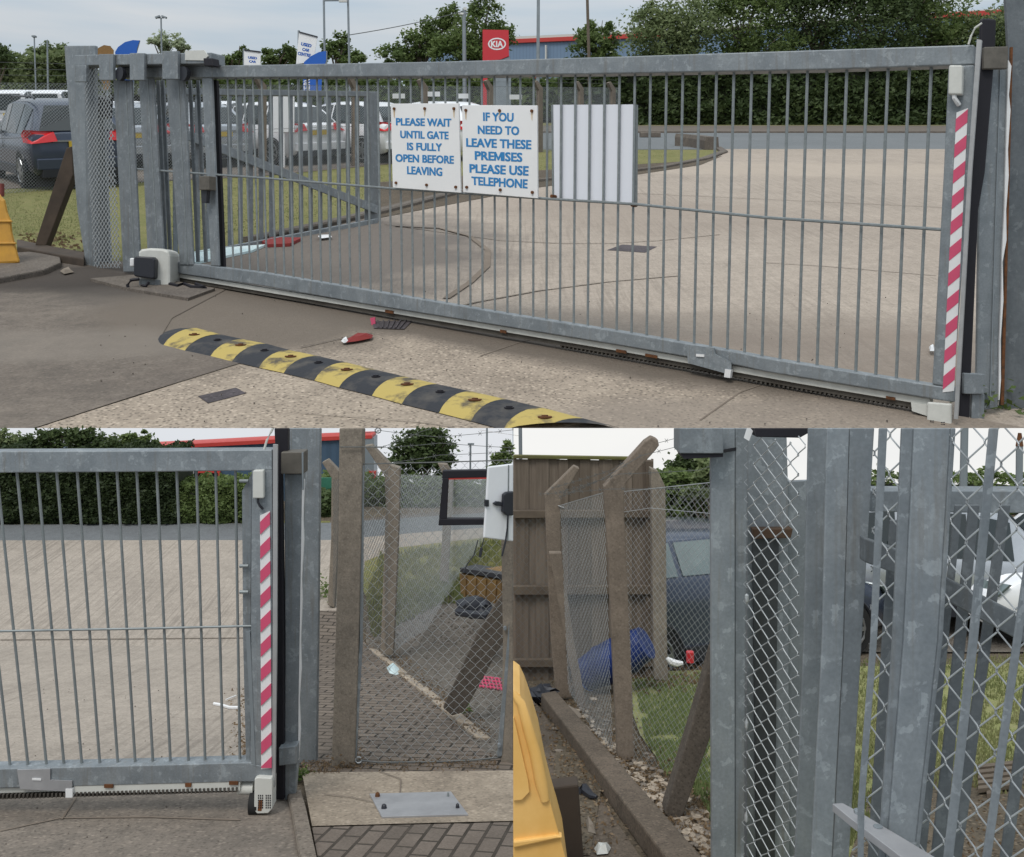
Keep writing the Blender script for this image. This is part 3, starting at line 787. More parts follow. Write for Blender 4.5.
kerb('brick_edging', 'short dark brick block by the road on the grass island', [(640, 137.5), (660, 137.5)], 1.6, .8, M['kerb1'], G1)
kerb('kerb', 'far roadside kerb running below the dark hedge', [(-600, 133), (1500, 133)], .5, .3, M['kerb1'], G1)
# ---- factory far behind
fp = Pl((P(432, 90, 420).x, 420), (P(1024, 90, 265).x, 265))
f = Thing('factory', 'long blue clad factory with red roof trim behind the trees', 'building', fp.at(740, 97))
m = MB(); m.slab(fp, [(428, 46), (660, 36), (1200, 4), (1200, 97), (428, 97)], 60); f.part('wall', m, M['bluewall1'])
for q in ([(427, 43), (664, 32.3), (664, 36.8), (427, 46.5)], [(930, 13.5), (1200, -1), (1200, 5), (930, 18)]):
    m = MB(); m.slab(fp, q, 3, 1.0); f.part('roof_trim', m, M['redtrim'])
m = MB(); m.slab(fp, [(427, 40.5), (660, 30), (1200, -4), (1200, -1), (660, 32.5), (427, 43)], 61, .6); f.part('gutter', m, M['cream'])
for u in (432, 545, 610):
    m = MB(); m.slab(fp, q4(u, 45, u + 1.2, 96), .6, 1.4); f.part('downpipe', m, M['cream'])
m = MB(); m.slab(fp, q4(490, 75, 536, 78), 2, 1.6); f.part('canopy', m, M['redtrim'])
m = MB(); m.slab(fp, q4(620, 72, 640, 84), 1, 1.2); f.part('window', m, M['glass'])
# ---- hedges and trees
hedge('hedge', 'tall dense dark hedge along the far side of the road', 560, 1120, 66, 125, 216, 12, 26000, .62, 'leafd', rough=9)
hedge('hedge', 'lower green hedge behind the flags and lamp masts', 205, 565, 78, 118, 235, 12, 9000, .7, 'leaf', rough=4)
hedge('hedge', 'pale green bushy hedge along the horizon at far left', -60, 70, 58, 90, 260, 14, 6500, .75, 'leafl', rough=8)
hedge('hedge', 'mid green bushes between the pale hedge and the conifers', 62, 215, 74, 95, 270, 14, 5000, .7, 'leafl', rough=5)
T_ = [
 ('light green tree with open leafy crown left of the sign board gap', 668, 120, 222, [(665, 40, 42, 34), (650, 18, 22, 16), (690, 28, 34, 30), (672, 66, 36, 20)], 5200, 'leafl'),
 ('broad mid green tree with its crown above the road', 745, 120, 226, [(742, 26, 45, 36), (728, 0, 38, 20), (755, -8, 34, 18), (768, 50, 40, 26), (735, 64, 44, 18)], 5600, 'leaf'),
 ('deep green tree reaching the top of the picture', 815, 120, 230, [(815, 16, 50, 34), (800, 50, 44, 24), (840, -10, 44, 24), (790, -8, 40, 24)], 5200, 'leafd'),
 ('dark thick tree with a low spreading crown', 880, 120, 224, [(880, 26, 46, 34), (866, 56, 42, 20), (900, 0, 40, 22), (870, -8, 36, 20)], 5000, 'leafd'),
 ('bright green leafy tree above the end of the gate', 935, 120, 228, [(936, 18, 38, 26), (920, 48, 36, 22), (952, 42, 30, 22), (925, -4, 30, 16)], 4200, 'leaf'),
 ('thin leafy tree beside the tall steel post', 990, 120, 226, [(985, 40, 34, 24), (1010, 30, 30, 26), (968, 58, 30, 16)], 3600, 'leafl'),
 ('small round tree in front of the blue factory wall', 594, 110, 240, [(596, 44, 26, 14), (588, 32, 12, 12), (606, 26, 8, 10), (600, 60, 24, 12)], 2600, 'leaf'),
 ('big dark tree directly behind the red totem', 470, 110, 245, [(478, 34, 26, 24), (484, 8, 16, 14), (462, 50, 34, 18), (500, 34, 14, 16)], 4600, 'leaf'),
 ('wide bushy tree left of the camera mast', 418, 110, 250, [(420, 44, 34, 14), (440, 34, 26, 16), (400, 56, 26, 12), (448, 16, 12, 12)], 3600, 'leaf'),
 ('dark tree behind the goal shaped sign frame', 335, 105, 255, [(336, 50, 16, 12), (340, 40, 8, 9), (352, 60, 20, 8)], 1500, 'leaf'),
 ('low dark tree between the two white banners', 262, 105, 262, [(275, 58, 18, 9), (288, 52, 10, 7)], 1200, 'leaf'),
 ('low dark tree left of the first white banner', 232, 105, 258, [(232, 60, 14, 7), (242, 52, 6, 8)], 900, 'leaf'),
 ('thin dark tree left of the taller white banner', 292, 105, 270, [(300, 60, 10, 10), (290, 62, 9, 6)], 900, 'leaf'),
 ('pale feathery tree beside the floodlight pole', 166, 100, 290, [(166, 44, 20, 9), (156, 41, 10, 6), (180, 46, 10, 5)], 1000, 'leafp'),
 ('dark corner tree at the far left edge of the yard view', -4, 100, 240, [(-2, 54, 13, 10), (4, 60, 10, 8)], 1100, 'leafd'),
 ('pale green tree rising behind the left lamp posts', 48, 100, 275, [(44, 56, 16, 12), (62, 56, 14, 11), (32, 62, 12, 8)], 1900, 'leafl'),
]
for lb, u, vb, Y, B, n, mt in T_:
    tree('tree', lb, u, gv1(Y), Y, B, int(n * (2.1 if u > 640 else 1.7)), .47 * (Y / 240), mt, group='trees behind the yard', trunk=3.5, deep=.6)
# ---- masts, lamps, flags, totem
def mast(name, label, cat, u0, u1, v0, vb, w, mat='polegrey', head=None, dY=0):
    Y = Y1(vb) + dY; t = Thing(name, label, cat, P(u1, vb, Y)); r = w * Y / F / 2
    m = MB(); m.tube([P(u1, vb, Y), P(u0, v0, Y)], [r, r * .8], 8); t.part('pole', m, M[mat], smooth=True)
    if head == 'twin':
        for s in (-1, 1):
            m = MB(); m.box(P(u0 + s * 3.2, v0 - 1, Y), 5 * Y / F, 3 * Y / F, 1.6 * Y / F, Matrix.Rotation(s * .35, 3, 'Y')); t.part('lamp_head', m, M['polegrey'])
        m = MB(); m.tube([P(u0 - 3, v0, Y), P(u0 + 3, v0, Y)], .5 * Y / F, 6); t.part('cross_arm', m, M['polegrey'])
    if head == 'cap':
        m = MB(); m.box(P(u0, v0, Y), 3.6 * Y / F, 4 * Y / F, 1.4 * Y / F); t.part('lamp_head', m, M['polegrey'])
    if head == 'cctv':
        m = MB(); m.tube([P(u0 - 5, v0 + 3, Y), P(u0 + 4, v0 + 3, Y)], .6 * Y / F, 6); t.part('bracket', m, M['polegrey'])
        m = MB(); m.cyl(P(u0 - 2.5, v0 + 4, Y), (1, -.6, -.3), 1.3 * Y / F, 6 * Y / F, 10); t.part('camera', m, M['cream'])
        m = MB(); m.box(P(u0 + 1, v0 - 1, Y), 3 * Y / F, 3 * Y / F, 3 * Y / F); t.part('housing', m, M['cream'])
    return t
mast('street_lamp', 'distant lamp post with a flat head at far left', 'lamp', 34.2, 37, 36.5, 126, 1.6, head='cap')
mast('pole', 'plain slim pole right of the far left lamp post', 'pole', 47.3, 48.5, 40.5, 126, 1.9)
mast('floodlight_pole', 'tall pole with twin floodlights above the steel beam', 'lamp', 161, 163, 18, 126, 1.9, head='twin')
mast('camera_mast', 'grey mast with a security camera beside the red totem', 'mast', 464, 465, 10, 136, 4.6, head='cctv')
mast('pole', 'thin grey lamp column rising between the totem and the factory', 'pole', 538.5, 537.5, -30, 150, 4.0)
mast('telegraph_pole', 'brown wooden telegraph pole in front of the factory', 'pole', 586.5, 591, -30, 133, 3.6, 'bark')
t = Thing('goalpost_frame', 'grey goalpost shaped frame standing behind the inner fence', 'frame', P(336, 150, Y1(150)))
Y = Y1(150)
for u0, u1 in ((323.8, 326), (348, 351)):
    m = MB(); m.tube([P(u1, 150, Y), P(u0, 0, Y)], 1.1 * Y / F, 8); t.part('upright', m, M['polegrey'], smooth=True)
m = MB(); m.tube([P(323.5, 0.5, Y), P(348.5, 0.2, Y)], .9 * Y / F, 8); t.part('crossbar', m, M['polegrey'])
m = MB(); m.box(P(343, 1.2, Y - .3), 8 * Y / F, .3, 1.8 * Y / F); t.part('lamp_head', m, M['cream'])
m = MB(); a, b = P(464, 11, 160), P(349, 35, Y1(150))
m.tube([a.lerp(b, k / 10) - Vector((0, 0, .25 * 4 * (k / 10) * (1 - k / 10))) for k in range(11)], .07, 4)
single('overhead_cable', 'thin overhead cable between the camera mast and goalpost frame', 'cable', m, M['wired'])
m = MB(); a, b = P(700, -6, 230), P(464, 10, 160)
# banners
def banner(label, quad, Y, lines, pole_u, polev, slant):
    pl = front(Y); t = Thing('banner', label, 'banner', P(pole_u, polev, Y), None)
    m = MB(); m.slab(pl, quad, .12); t.part('fabric', m, M['white'])
    m = MB(); m.tube([P(pole_u + 1, polev, Y + .3), P(quad[0][0] - .2, quad[0][1] - 1.5, Y + .3)], .14, 6); t.part('pole', m, M['polegrey'])
    m = MB(); m.slab(pl, [(quad[0][0], quad[0][1] - .8), (quad[1][0], quad[1][1] - .8), (quad[1][0], quad[1][1] + .5), (quad[0][0], quad[0][1] + .5)], .2, .1); t.part('top_rod', m, M['blackm'])
    m = MB()
    for tx, qd in lines: text(m, tx, pl, qd, .02, .045)
    t.part('lettering', m, M['flagblue'])
    return t
banner('white banner with blue words leaning, the taller of two', [(299, 32), (317.5, 37), (313, 62), (296, 64)], 120,
       [('USED', [(301.5, 42), (312, 44.4), (311, 47.6), (300.8, 45.2)]), ('CAR', [(302.5, 47.6), (309.8, 49), (309, 52), (302, 50.6)]), ('CENTRE', [(298, 51.5), (311, 54), (310.3, 57.2), (297.6, 54.8)])], 297, 150, 0)
banner('small white banner with blue words, the lower of two', [(244, 50), (260.5, 52), (260.5, 65), (244, 65)], 130,
       [('USED', [(248, 56), (257, 57), (257, 59.5), (248, 58.5)]), ('CAR', [(249, 60), (256, 60.6), (256, 63), (249, 62.5)])], 244, 150, 0)
def feather(label, px, Y, polepts, mat, words=None):
    pl = front(Y); t = Thing('feather_flag', label, 'flag', P(polepts[0][0], polepts[0][1], Y))
    m = MB(); m.slab(pl, px, .1); t.part('fabric', m, M[mat])
    m = MB(); m.tube([P(u, v, Y + .15) for u, v in polepts], .1, 6); t.part('pole', m, M['polegrey'])
    if words:
        m = MB(); text(m, words[0], pl, words[1], .02, .02); t.part('lettering', m, M['white'])
feather('blue feather flag with white letters beside the goalpost frame', [(304, 62), (311, 56), (319, 52), (326, 51), (326, 60), (322, 76), (321, 96), (303, 96), (303, 76)], 118, [(326, 152), (326.5, 51)], 'flagblue',
        ('SERVICE', [(303.5, 92), (303.5, 68), (310, 68), (310, 92)]))
feather('blue curved flag top showing above the steel beam', [(115, 52), (118, 47), (125, 42), (133, 40), (139.5, 40.5), (137, 48), (135.5, 60), (132, 90), (128, 90), (116, 60)], 100, [(131, 165), (134, 60), (139.5, 40.5)], 'flagblue')
feather('brown rounded flag top beside the blue flag', [(96, 53), (98, 48), (104, 45), (110, 46), (113.5, 50), (113, 60), (109, 90), (104, 90), (97, 60)], 98, [(106, 166), (108, 60), (110, 46)], 'brownflag')
# totem
Yt = Y1(137); pt = front(Yt); t = Thing('totem_sign', 'tall red totem sign with white oval emblem and grey base', 'sign', P(495, 137, Yt))
m = MB(); m.slab(pt, [(482.6, 29.6), (508.6, 30), (509, 56), (500, 59.6), (487.5, 60.5), (487.2, 134), (482.6, 134)], 1.6); t.part('red_panel', m, M['red'])
m = MB(); m.slab(pt, [(494.5, 60.2), (503, 59), (510, 56.5), (511, 75), (511, 136), (494.5, 136)], 1.4, -.1); t.part('grey_panel', m, M['polegrey'])
m = MB(); N = 40
oo = [pt.at(497 + 9 * math.cos(a * 2 * math.pi / N), 43.9 + 6.1 * math.sin(a * 2 * math.pi / N), .03) for a in range(N)]
ii = [pt.at(497 + 7.7 * math.cos(a * 2 * math.pi / N), 43.9 + 4.8 * math.sin(a * 2 * math.pi / N), .03) for a in range(N)]
m.add(oo + ii, [(a, (a + 1) % N, N + (a + 1) % N, N + a) for a in range(N)])
text(m, 'KIA', pt, [(491, 40.8), (503, 40.8), (503, 47.2), (491, 47.2)], .03, .03); t.part('emblem', m, M['white'])
# small white notice plates on far fence
# ---- perimeter fence, chain link with cranked concrete posts
fa, fb = G1(-60, 199), G1(620, 146)
fl = Pl((fa.x, fa.y), (fb.x, fb.y))
t = Thing('chain_link_fence', 'chain link boundary fence with cranked concrete posts behind the gate', 'fence', fl.at(264, gv1(fl.Y(264))))
def ftop(u): Y = fl.Y(u); return gv1(Y) - 2.0 * 3.85 * F / Y
m = MB(); us = [-60, 620]
chain(m, fl, [(-60, ftop(-60)), (620, ftop(620)), (620, gv1(fl.Y(620))), (-60, gv1(fl.Y(-60)))], .24, .010); t.part('mesh', m, M['wire'])
m = MB()
for h in (0, .5, 1.0): m.tube([fl.at(u, ftop(u) + (gv1(fl.Y(u)) - ftop(u)) * h) for u in (-60, 280, 620)], .022, 4)
for h in (.5, .9, 1.3): 
    pp = [fl.at(u, ftop(u)) + Vector((-h * .5, -h * .5, h)) for u in (-60, 280, 620)]; barbed(m, pp, .018, 1.2)
t.part('line_wire', m, M['wired'])
for u in (264, 357, 426, 492, 541, 582, 614):
    Y = fl.Y(u); w = 4.6 * 100 / Y; b = gv1(Y); tp = ftop(u)
    m = MB(); m.slab(fl, [(u - w / 2, tp + 3), (u - w * 1.5, tp - 8 * 100 / Y * .8), (u - w * .9, tp - 10 * 100 / Y * .8), (u + w / 2, tp + 1), (u + w / 2, b + 1), (u - w / 2, b + 1)], .45, .25); t.part('post', m, M['cpost1'])
for i, (u, v) in enumerate(((399, 96), (464, 96), (516, 97), (434, 94))):
    m = MB(); m.slab(fl, q4(u - 6, v - 2.4, u + 6, v + 2.4), .06, .35)
    single('notice_plate', 'small white notice plate hung on the far fence, ' + ['left of the sign boards', 'below the camera mast', 'right of the totem base', 'between the left two'][i], 'plate', m, M['white'], group='notice plates on the far fence')
# ---- cars
SL = math.atan((PY - V1) / F)
def carat(label, u, v, paint, yaw, kind='hatch', lift=.06, k=3.85, **kw):
    return car(label, M and paint, G1(u, v, lift), yaw, SL, k, kind, **kw)
grp = 'cars parked beyond the fence'
carat('dark blue estate car with red tail light at the far left', 58, 180, 'cardark', math.radians(127), k=4.0, L=4.4, H=1.58, W=1.85, roof=True, group=grp)
for u, v, mt, lb, yw in ((432, 157, 'carwhite', 'white hatchback showing beside the left edge of the sign boards', 140), (352, 159, 'carwhite', 'white hatchback seen through the right half of the inner fence', 142),
                         (268, 161, 'carwhite', 'white hatchback seen through the left half of the inner fence', 141), (188, 163, 'carsilver', 'silver hatchback behind the lock post of the gate', 130), (112, 165, 'carsilver', 'silver hatchback half hidden by the mesh bay', 128)):
    carat(lb, u, v, mt, math.radians(yw), group=grp, H=1.52, belt=.64)
for i, (u, v, k) in enumerate(((8, 130, 'van'), (34, 130, 'van'), (62, 129.5, 'van'), (130, 133, 'hatch'), (228, 133, 'hatch'))):
    pos = ['at the far left edge', 'second from the far left', 'behind the dark car roof', 'behind the first support posts', 'behind the lock post'][i]
    carat(('white van' if k == 'van' else 'white car') + ' in the distant row ' + pos, u, v, 'carwhite', math.radians(90 + (i % 3) * 8 - 8), k, group='distant row of white vehicles', L=4.6, W=1.8, H=1.9 if k == 'van' else 1.4)
m = MB(); m.slab(front(Y1(168)), q4(273, 95, 294, 132), .3); m.slab(front(Y1(168)), q4(282.5, 132, 284.5, 168), .3, -.1)
single('notice_board', 'blank white board on a leg behind the inner fence', 'board', m, M['white'])
# ---- inner palisade leaf
ia, ib = G1(150, 262), G1(378, 222)
ip = Pl((ia.x, ia.y), (ib.x, ib.y))
t = Thing('inner_fence', 'grey steel bar fence with a diagonal brace behind the sliding gate', 'fence', ip.at(378, 221))
def ln(x0, y0, x1, y1): return lambda u: y0 + (u - x0) * (y1 - y0) / (x1 - x0)
itop = ln(150, 87.5, 377, 91.5); ibot = ln(172, 257, 378, 218.5)
m = MB(); m.slab(ip, [(143, itop(143)), (377, itop(377)), (377, itop(377) + 5), (143, itop(143) + 7)], .35, .17)
t.part('top_rail', m, M['galv1d'], bevel=.02)
m = MB(); m.slab(ip, [(150, ibot(150)), (378, ibot(378)), (378, ibot(378) + 5), (150, ibot(150) + 6.5)], .3, .62); t.part('bottom_rail', m, M['galv1'], bevel=.02)
m = MB(); m.slab(ip, [(369.5, 92), (377.5, 92), (379, 223), (371, 224)], .12, .2); t.part('end_post', m, M['galv1d'], bevel=.02)
m = MB(); m.slab(ip, [(180, 127), (378, 205.5), (378, 214), (180, 137)], .08, .36); t.part('diagonal_brace', m, M['galv1'], bevel=.02)
k = 0; u = 366.0
while u > 150:
    w = 3.8 * 50 / ip.Y(u); m = MB(); m.slab(ip, [(u - w / 2, itop(u) + 1), (u + w / 2, itop(u) + 1), (u + w / 2 + .8, ibot(u) + 1), (u - w / 2 + .8, ibot(u) + 1)], .04, .1); t.part('bar', m, M['galv1d'])
    u -= 8.9 * 54 / ip.Y(u)
# ---- the sliding gate
gA = P(175, 0, 36.6); gB = P(945, 0, 21.15)
gp = Pl((gA.x, gA.y), (gB.x, gB.y))
def poly_line(pts):
    def f(u):
        if u <= pts[0][0]: a, b = pts[0], pts[1]
        elif u >= pts[-1][0]: a, b = pts[-2], pts[-1]
        else:
            for i in range(len(pts) - 1):
                if pts[i][0] <= u <= pts[i + 1][0]: a, b = pts[i], pts[i + 1]; break
        return a[1] + (u - a[0]) * (b[1] - a[1]) / (b[0] - a[0])
    return f
TT = [(118, 67.6), (177, 66.3), (440, 61.5), (620, 56.4), (820, 49.8), (974, 44.6)]; TB = [(118, 78), (177, 77.7), (440, 76.2), (620, 73.4), (820, 69.6), (974, 64.5)]
BT = [(171, 260.8), (260, 272), (368, 290), (500, 312.5), (620, 331.5), (740, 352.5), (764, 357.5), (932, 384.8), (954, 388)]
BB = [(171, 272.4), (260, 285.5), (368, 304.5), (500, 325.8), (620, 345.5), (740, 366), (764, 371.5), (932, 399), (954, 402.5)]
tt, tb, bt, bb = map(poly_line, (TT, TB, BT, BB))
g = Thing('sliding_gate', 'long galvanised steel sliding gate with upright bars across the upper yard', 'gate', gp.at(560, 345))
m = MB(); m.slab(gp, TT + TB[::-1], .42, .21); g.part('top_rail', m, M['galv1'], bevel=.03)
m = MB(); m.slab(gp, BT + BB[::-1], .42, .21); g.part('bottom_rail', m, M['galv1'], bevel=.03)
m = MB(); m.slab(gp, [(948.3, 65.8), (973.8, 64.6), (968, 172), (952.8, 388), (932, 384.5), (943.5, 172)], .12, .20); g.part('end_stile', m, M['galv1'], bevel=.03)
m = MB(); m.slab(gp, [(201.5, 78), (211.5, 78), (218.5, 266), (210.5, 266)], .10, .20); g.part('start_stile', m, M['galv1'], bevel=.03)
m = MB(); m.slab(gp, [(212.3, 80), (216.5, 80), (224.0, 267), (219, 267)], .1, -.1); g.part('rubber_edge', m, M['black'])
rod = [(131, 168.6), (260, 177.8), (393, 188.6), (551, 199), (636, 204.2), (764, 217.4), (941, 229.5)]
m = MB(); m.tube([gp.at(u, v, .14) for u, v in rod], .036, 6); g.part('tie_rod', m, M['rod'], smooth=True)
def s_of(u): return (gp.at(u, 0).xy - gp.a).dot(gp.d)
def u_of(s): q = gp.a + gp.d * s; return PX + F * q.x / q.y
s1, s0 = s_of(931.5), s_of(635.0); ds = (s1 - s0) / 16
s = s1
while True:
    u = u_of(s)
    if u < 224: break
    Yb = gp.Y(u); w = .095 * F / Yb * .5
    fu = lambda v: 512 + (u - 512) * (1 - (v - 68) / 9300)
    v1 = bt(fu(340)) + 2; v0 = tb(u) - 2; u1 = fu(v1)
    m = MB(); m.tube([gp.at(u, v0), gp.at(u1, v1)], .034, 8, False); g.part('bar', m, M['rod'], smooth=True)
    s -= ds
# underside channel, rack and brackets
m = MB(); m.slab(gp, [(u, bb(u)) for u in (171, 368, 620, 800, 930)] + [(u, bb(u) + 4 + (u - 171) * .004) for u in (930, 800, 620, 368, 171)], .3, .10); g.part('track_channel', m, M['cream'], bevel=.01)
m = MB(); lo = lambda u: bb(u) + 4 + (u - 171) * .004
m.slab(gp, [(u, lo(u)) for u in (171, 368, 620, 800, 912)] + [(u, lo(u) + 3.2 + (u - 171) * .002) for u in (912, 800, 620, 368, 171)], .25, .04)
u = 560.0
while u < 911:
    w = 2.1 * 22 / gp.Y(u) + .4; v = lo(u) + 3.2 + (u - 171) * .002
    m.slab(gp, [(u, v - .5), (u + w, v - .4), (u + w * .7, v + 2.6), (u + w * .3, v + 2.6)], .2, .03); u += w * 1.9
g.part('toothed_rack', m, mk('rack_steel_shadowed', (.10, .09, .075, 1), (.06, .05, .04, 1), 2, .8))  # real rack, its colour darkened to take in the shadow beneath the gate
for u, v, a in ((385, 309.5, 8), (500, 329.5, 6), (616, 349, 10), (645, 353.5, 12), (886, 396, 9)):
    m = MB(); m.slab(gp, [(u, v), (u + a, v + a * .17), (u + a, v + 3 + a * .17), (u, v + 3)], .05, .13); g.part('rust_patch', m, M['rust'])
m = MB(); m.slab(gp, [(686, 344.5), (714, 348), (715, 354), (731, 362.5), (731, 374), (724, 373), (688, 363)], .06, .30); g.part('bracket_plate', m, M['galv2'])
m = MB(); m.slab(gp, [(696, 354), (704, 354.5), (704, 357), (696, 356.5)], .03, .33); g.part('bright_tab', m, M['tape']); m = MB(); m.slab(gp, [(725, 369), (731, 370), (730, 378), (724, 377)], .12, .34); g.part('bright_tab', m, M['tape'])
m = MB(); m.slab(gp, [(911, 402.5), (927, 405), (927, 416), (912, 411)], .25, .15); g.part('axle_tube', m, M['cream'])
m = MB(); m.slab(gp, [(927, 402), (951, 404), (951, 431), (926.5, 429)], .12, .30); wb = g.part('wheel_box', m, M['cream'], bevel=.03)
m = MB()
for i in range(2):
    for j in range(4): m.slab(gp, q4(930 + i * 2.2, 420.5 + j * 2, 931.5 + i * 2.2, 421.6 + j * 2), .02, .47); m.slab(gp, q4(941 + i * 2.2, 422 + j * 2, 942.5 + i * 2.2, 423 + j * 2), .02, .47)
g.part('vent_hole', m, M['black'], parent=wb)
m = MB(); m.slab(gp, [(948.8, 65), (962.3, 65), (961.6, 94.4), (948, 94.2)], .2, .42); sb = g.part('sensor_box', m, M['cream'], bevel=.03)
m = MB(); m.tube([gp.at(954, 94, .34), gp.at(954.5, 98, .34), gp.at(957, 102, .3), gp.at(959, 105, .25)], .05, 6); g.part('sensor_cable', m, M['tape'], parent=sb)
# hazard tape
def tape(th, pl, L, Rr, v0, v1, n, off, up):
    """L,R edge functions of v, n stripes"""
    m = MB(); m.slab(pl, [(L(v0), v0 + up), (Rr(v0), v0), (Rr(v1), v1), (L(v1), v1 + up * .3)], .012, off); th.part('white_tape', m, M['tape'])
    m = MB(); st = (v1 - v0) / n
    for i in range(int(math.ceil(n))):
        a = v0 + st * (i + .04); b = a + st * .52
        q = [(L(a + up * 2.2), min(v1, a + up * 2.2)), (Rr(a), a), (Rr(min(b, v1)), min(b, v1)), (L(min(b + up * 2.2, v1)), min(b + up * 2.2, v1))]
        m.slab(pl, q, .006, off + .007)
    th.part('red_stripe', m, M['pink'])
Lf = lambda v: 956.5 + (v - 107) * (942.6 - 956.5) / 285; Rf = lambda v: 968 + (v - 107) * (954 - 968) / 285
tape(g, gp, Lf, Rf, 108, 391, 11, .225, 4.5)
m = MB(); m.slab(gp, [(976.8, 39), (981.6, 40), (971.6, 172), (957.6, 419), (953.8, 419), (967.6, 172)], .08, .40); g.part('alloy_edge', m, M['alloy'])
m = MB(); m.tube([gp.at(968.5, 44.5, .3), gp.at(971, 36, .3), gp.at(975, 28, .3), gp.at(982, 23, .3)], .022, 6); g.part('cable', m, M['cream'])
# sign boards on the gate
def board(label, quad, lines, name='sign_board'):
    t = Thing(name, label, 'sign', gp.at((quad[0][0] + quad[2][0]) / 2, quad[2][1]))
    m = MB(); m.slab(gp, quad, .06, .30); t.part('panel', m, M['white'], bevel=.01)
    m = MB()
    for tx, q in lines: text(m, tx, gp, q, .305, .034)
    t.part('lettering', m, M['blue'])
    (x0, y0), (x1, y1), (x2, y2), (x3, y3) = quad
    for a in (.05, .5, .93):
        for b, y in ((.06, 0), (.94, 1)):
            u = (x0 + (x1 - x0) * a) * (1 - b) + (x3 + (x2 - x3) * a) * b; v = (y0 + (y1 - y0) * a) * (1 - b) + (y3 + (y2 - y3) * a) * b
            if not y:
                m = MB(); m.slab(gp, [(u - .9, v), (u + .9, v), (u + .35, v + 10 * (.6 if a == .5 else 1)), (u - .4, v + 8)], .004, .3075); t.part('rust_run', m, M['ruststain'])
            m = MB(); p = gp.at(u, v, .32); m.cyl(p, (gp.n.x, gp.n.y, 0), .042, .05, 10); t.part('bolt', m, M['rust'])
    return t
z = lambda x, y: (380 + x / 6.024, 90 + y / 6.024)
board('white sign with blue words PLEASE WAIT UNTIL GATE IS FULLY OPEN', [(390.6, 103.6), (458.5, 103.2), (460.6, 192.8), (392.7, 187.6)], [
    ('PLEASE WAIT', [z(95, 168), z(430, 172), z(430, 222), z(96, 213)]), ('UNTIL GATE', [z(121, 244), z(413, 250), z(413, 298), z(122, 290)]),
    ('IS FULLY', [z(162, 316), z(373, 321), z(373, 370), z(163, 362)]), ('OPEN BEFORE', [z(92, 385), z(445, 396), z(445, 445), z(93, 432)]), ('LEAVING', [z(162, 458), z(375, 468), z(375, 519), z(163, 507)])])
board('white sign with blue words IF YOU NEED TO LEAVE THESE PREMISES', [(462, 105.0), (537, 105.4), (537.6, 198.4), (463, 192.2)], [
    ('IF YOU', [z(620, 134), z(805, 138), z(804, 192), z(621, 187)]), ('NEED TO', [z(588, 213), z(838, 219), z(838, 273), z(589, 265)]),
    ('LEAVE THESE', [z(518, 289), z(912, 301), z(911, 358), z(519, 342)]), ('PREMISES', [z(570, 367), z(858, 378), z(857, 434), z(571, 421)]),
    ('PLEASE USE', [z(538, 445), z(896, 458), z(894, 517), z(539, 498)]), ('TELEPHONE', [z(550, 520), z(890, 538), z(888, 594), z(552, 572)])])
t = Thing('blank_panel', 'blank white profiled panel fixed behind the gate bars beside the signs', 'panel', gp.at(594, 205))
m = MB(); m.slab(gp, [(551.8, 104.8), (636, 104.4), (635.4, 206), (553, 197.4)], .06, -.06); t.part('sheet', m, M['whiteboard'])
m = MB(); m.slab(gp, [(551.2, 104.8), (552.6, 104.8), (553.6, 197.6), (552.2, 197.4)], .1, -.03); t.part('edge_trim', m, M['rod']); m = MB(); m.slab(gp, [(634.6, 104.4), (636.2, 104.4), (635.6, 206.2), (634.2, 206)], .1, -.03); t.part('edge_trim', m, M['rod'])
for u, v in ((553.5, 196.5), (634, 205)):
    m = MB(); m.cyl(gp.at(u, v, .04), (gp.n.x, gp.n.y, 0), .05, .2, 8); t.part('bolt', m, M['rust'])
# ---- receiving post on the right
rp = front(21.6)
t = Thing('gate_post', 'tall galvanised receiving post at the right end of the sliding gate', 'post', rp.at(1008, 411))
m = MB(); m.slab(rp, [(1003.6, -40), (1060, -40), (1060, 432), (1001, 411), (1006, 210), (1008.5, 48)], .12, -.35); t.part('main_post', m, M['galv1e'], bevel=.02)
m = MB(); m.slab(rp, [(990.5, 60), (1008.3, 47), (1004.5, 210), (998, 408), (985, 410), (976.5, 395), (979, 210)], .10, .0); t.part('channel', m, M['galv1'], bevel=.02)
m = MB(); m.slab(rp, [(1001.0, 48), (1002, 48), (996.5, 210), (990.5, 408), (989.5, 408), (995.5, 210)], .02, .03); t.part('channel_lip', m, M['polegrey'])
m = MB(); m.slab(rp, [(1008.5, 60), (1011.5, 66), (1009, 95), (1010.6, 110), (1008.0, 150), (1008.8, 175), (1006.2, 210), (1006.6, 240), (1002.5, 262), (1003.5, 300), (1000.6, 340), (1001, 380), (999.5, 400), (998.8, 400), (999.6, 340), (1001.5, 290), (1002, 255), (1004.4, 210), (1005.4, 170), (1006.8, 120)], .05, .06); t.part('sealant_strip', m, M['tape'])
m = MB(); m.slab(rp, [(1010.6, 47), (1013, 47), (1004, 405), (1001, 405), (1007, 210)], .05, .04); t.part('rusty_seam', m, M['rust'])
m = MB(); m.slab(rp, [(984.4, 46.8), (1008.4, 46.2), (1008, 68.5), (984, 68.8)], .12, .42); t.part('upper_bracket', m, M['brownbox'], bevel=.02)
m = MB(); m.slab(rp, [(964, 373), (985, 374), (984.5, 394.4), (963.8, 394)], .3, .40); t.part('lower_bracket', m, M['galv1'], bevel=.02)
m = MB(); m.slab(rp, [(972, 394), (985, 394), (984, 432), (971, 432)], .3, .3); t.part('foot_stub', m, M['galv1'], bevel=.02)
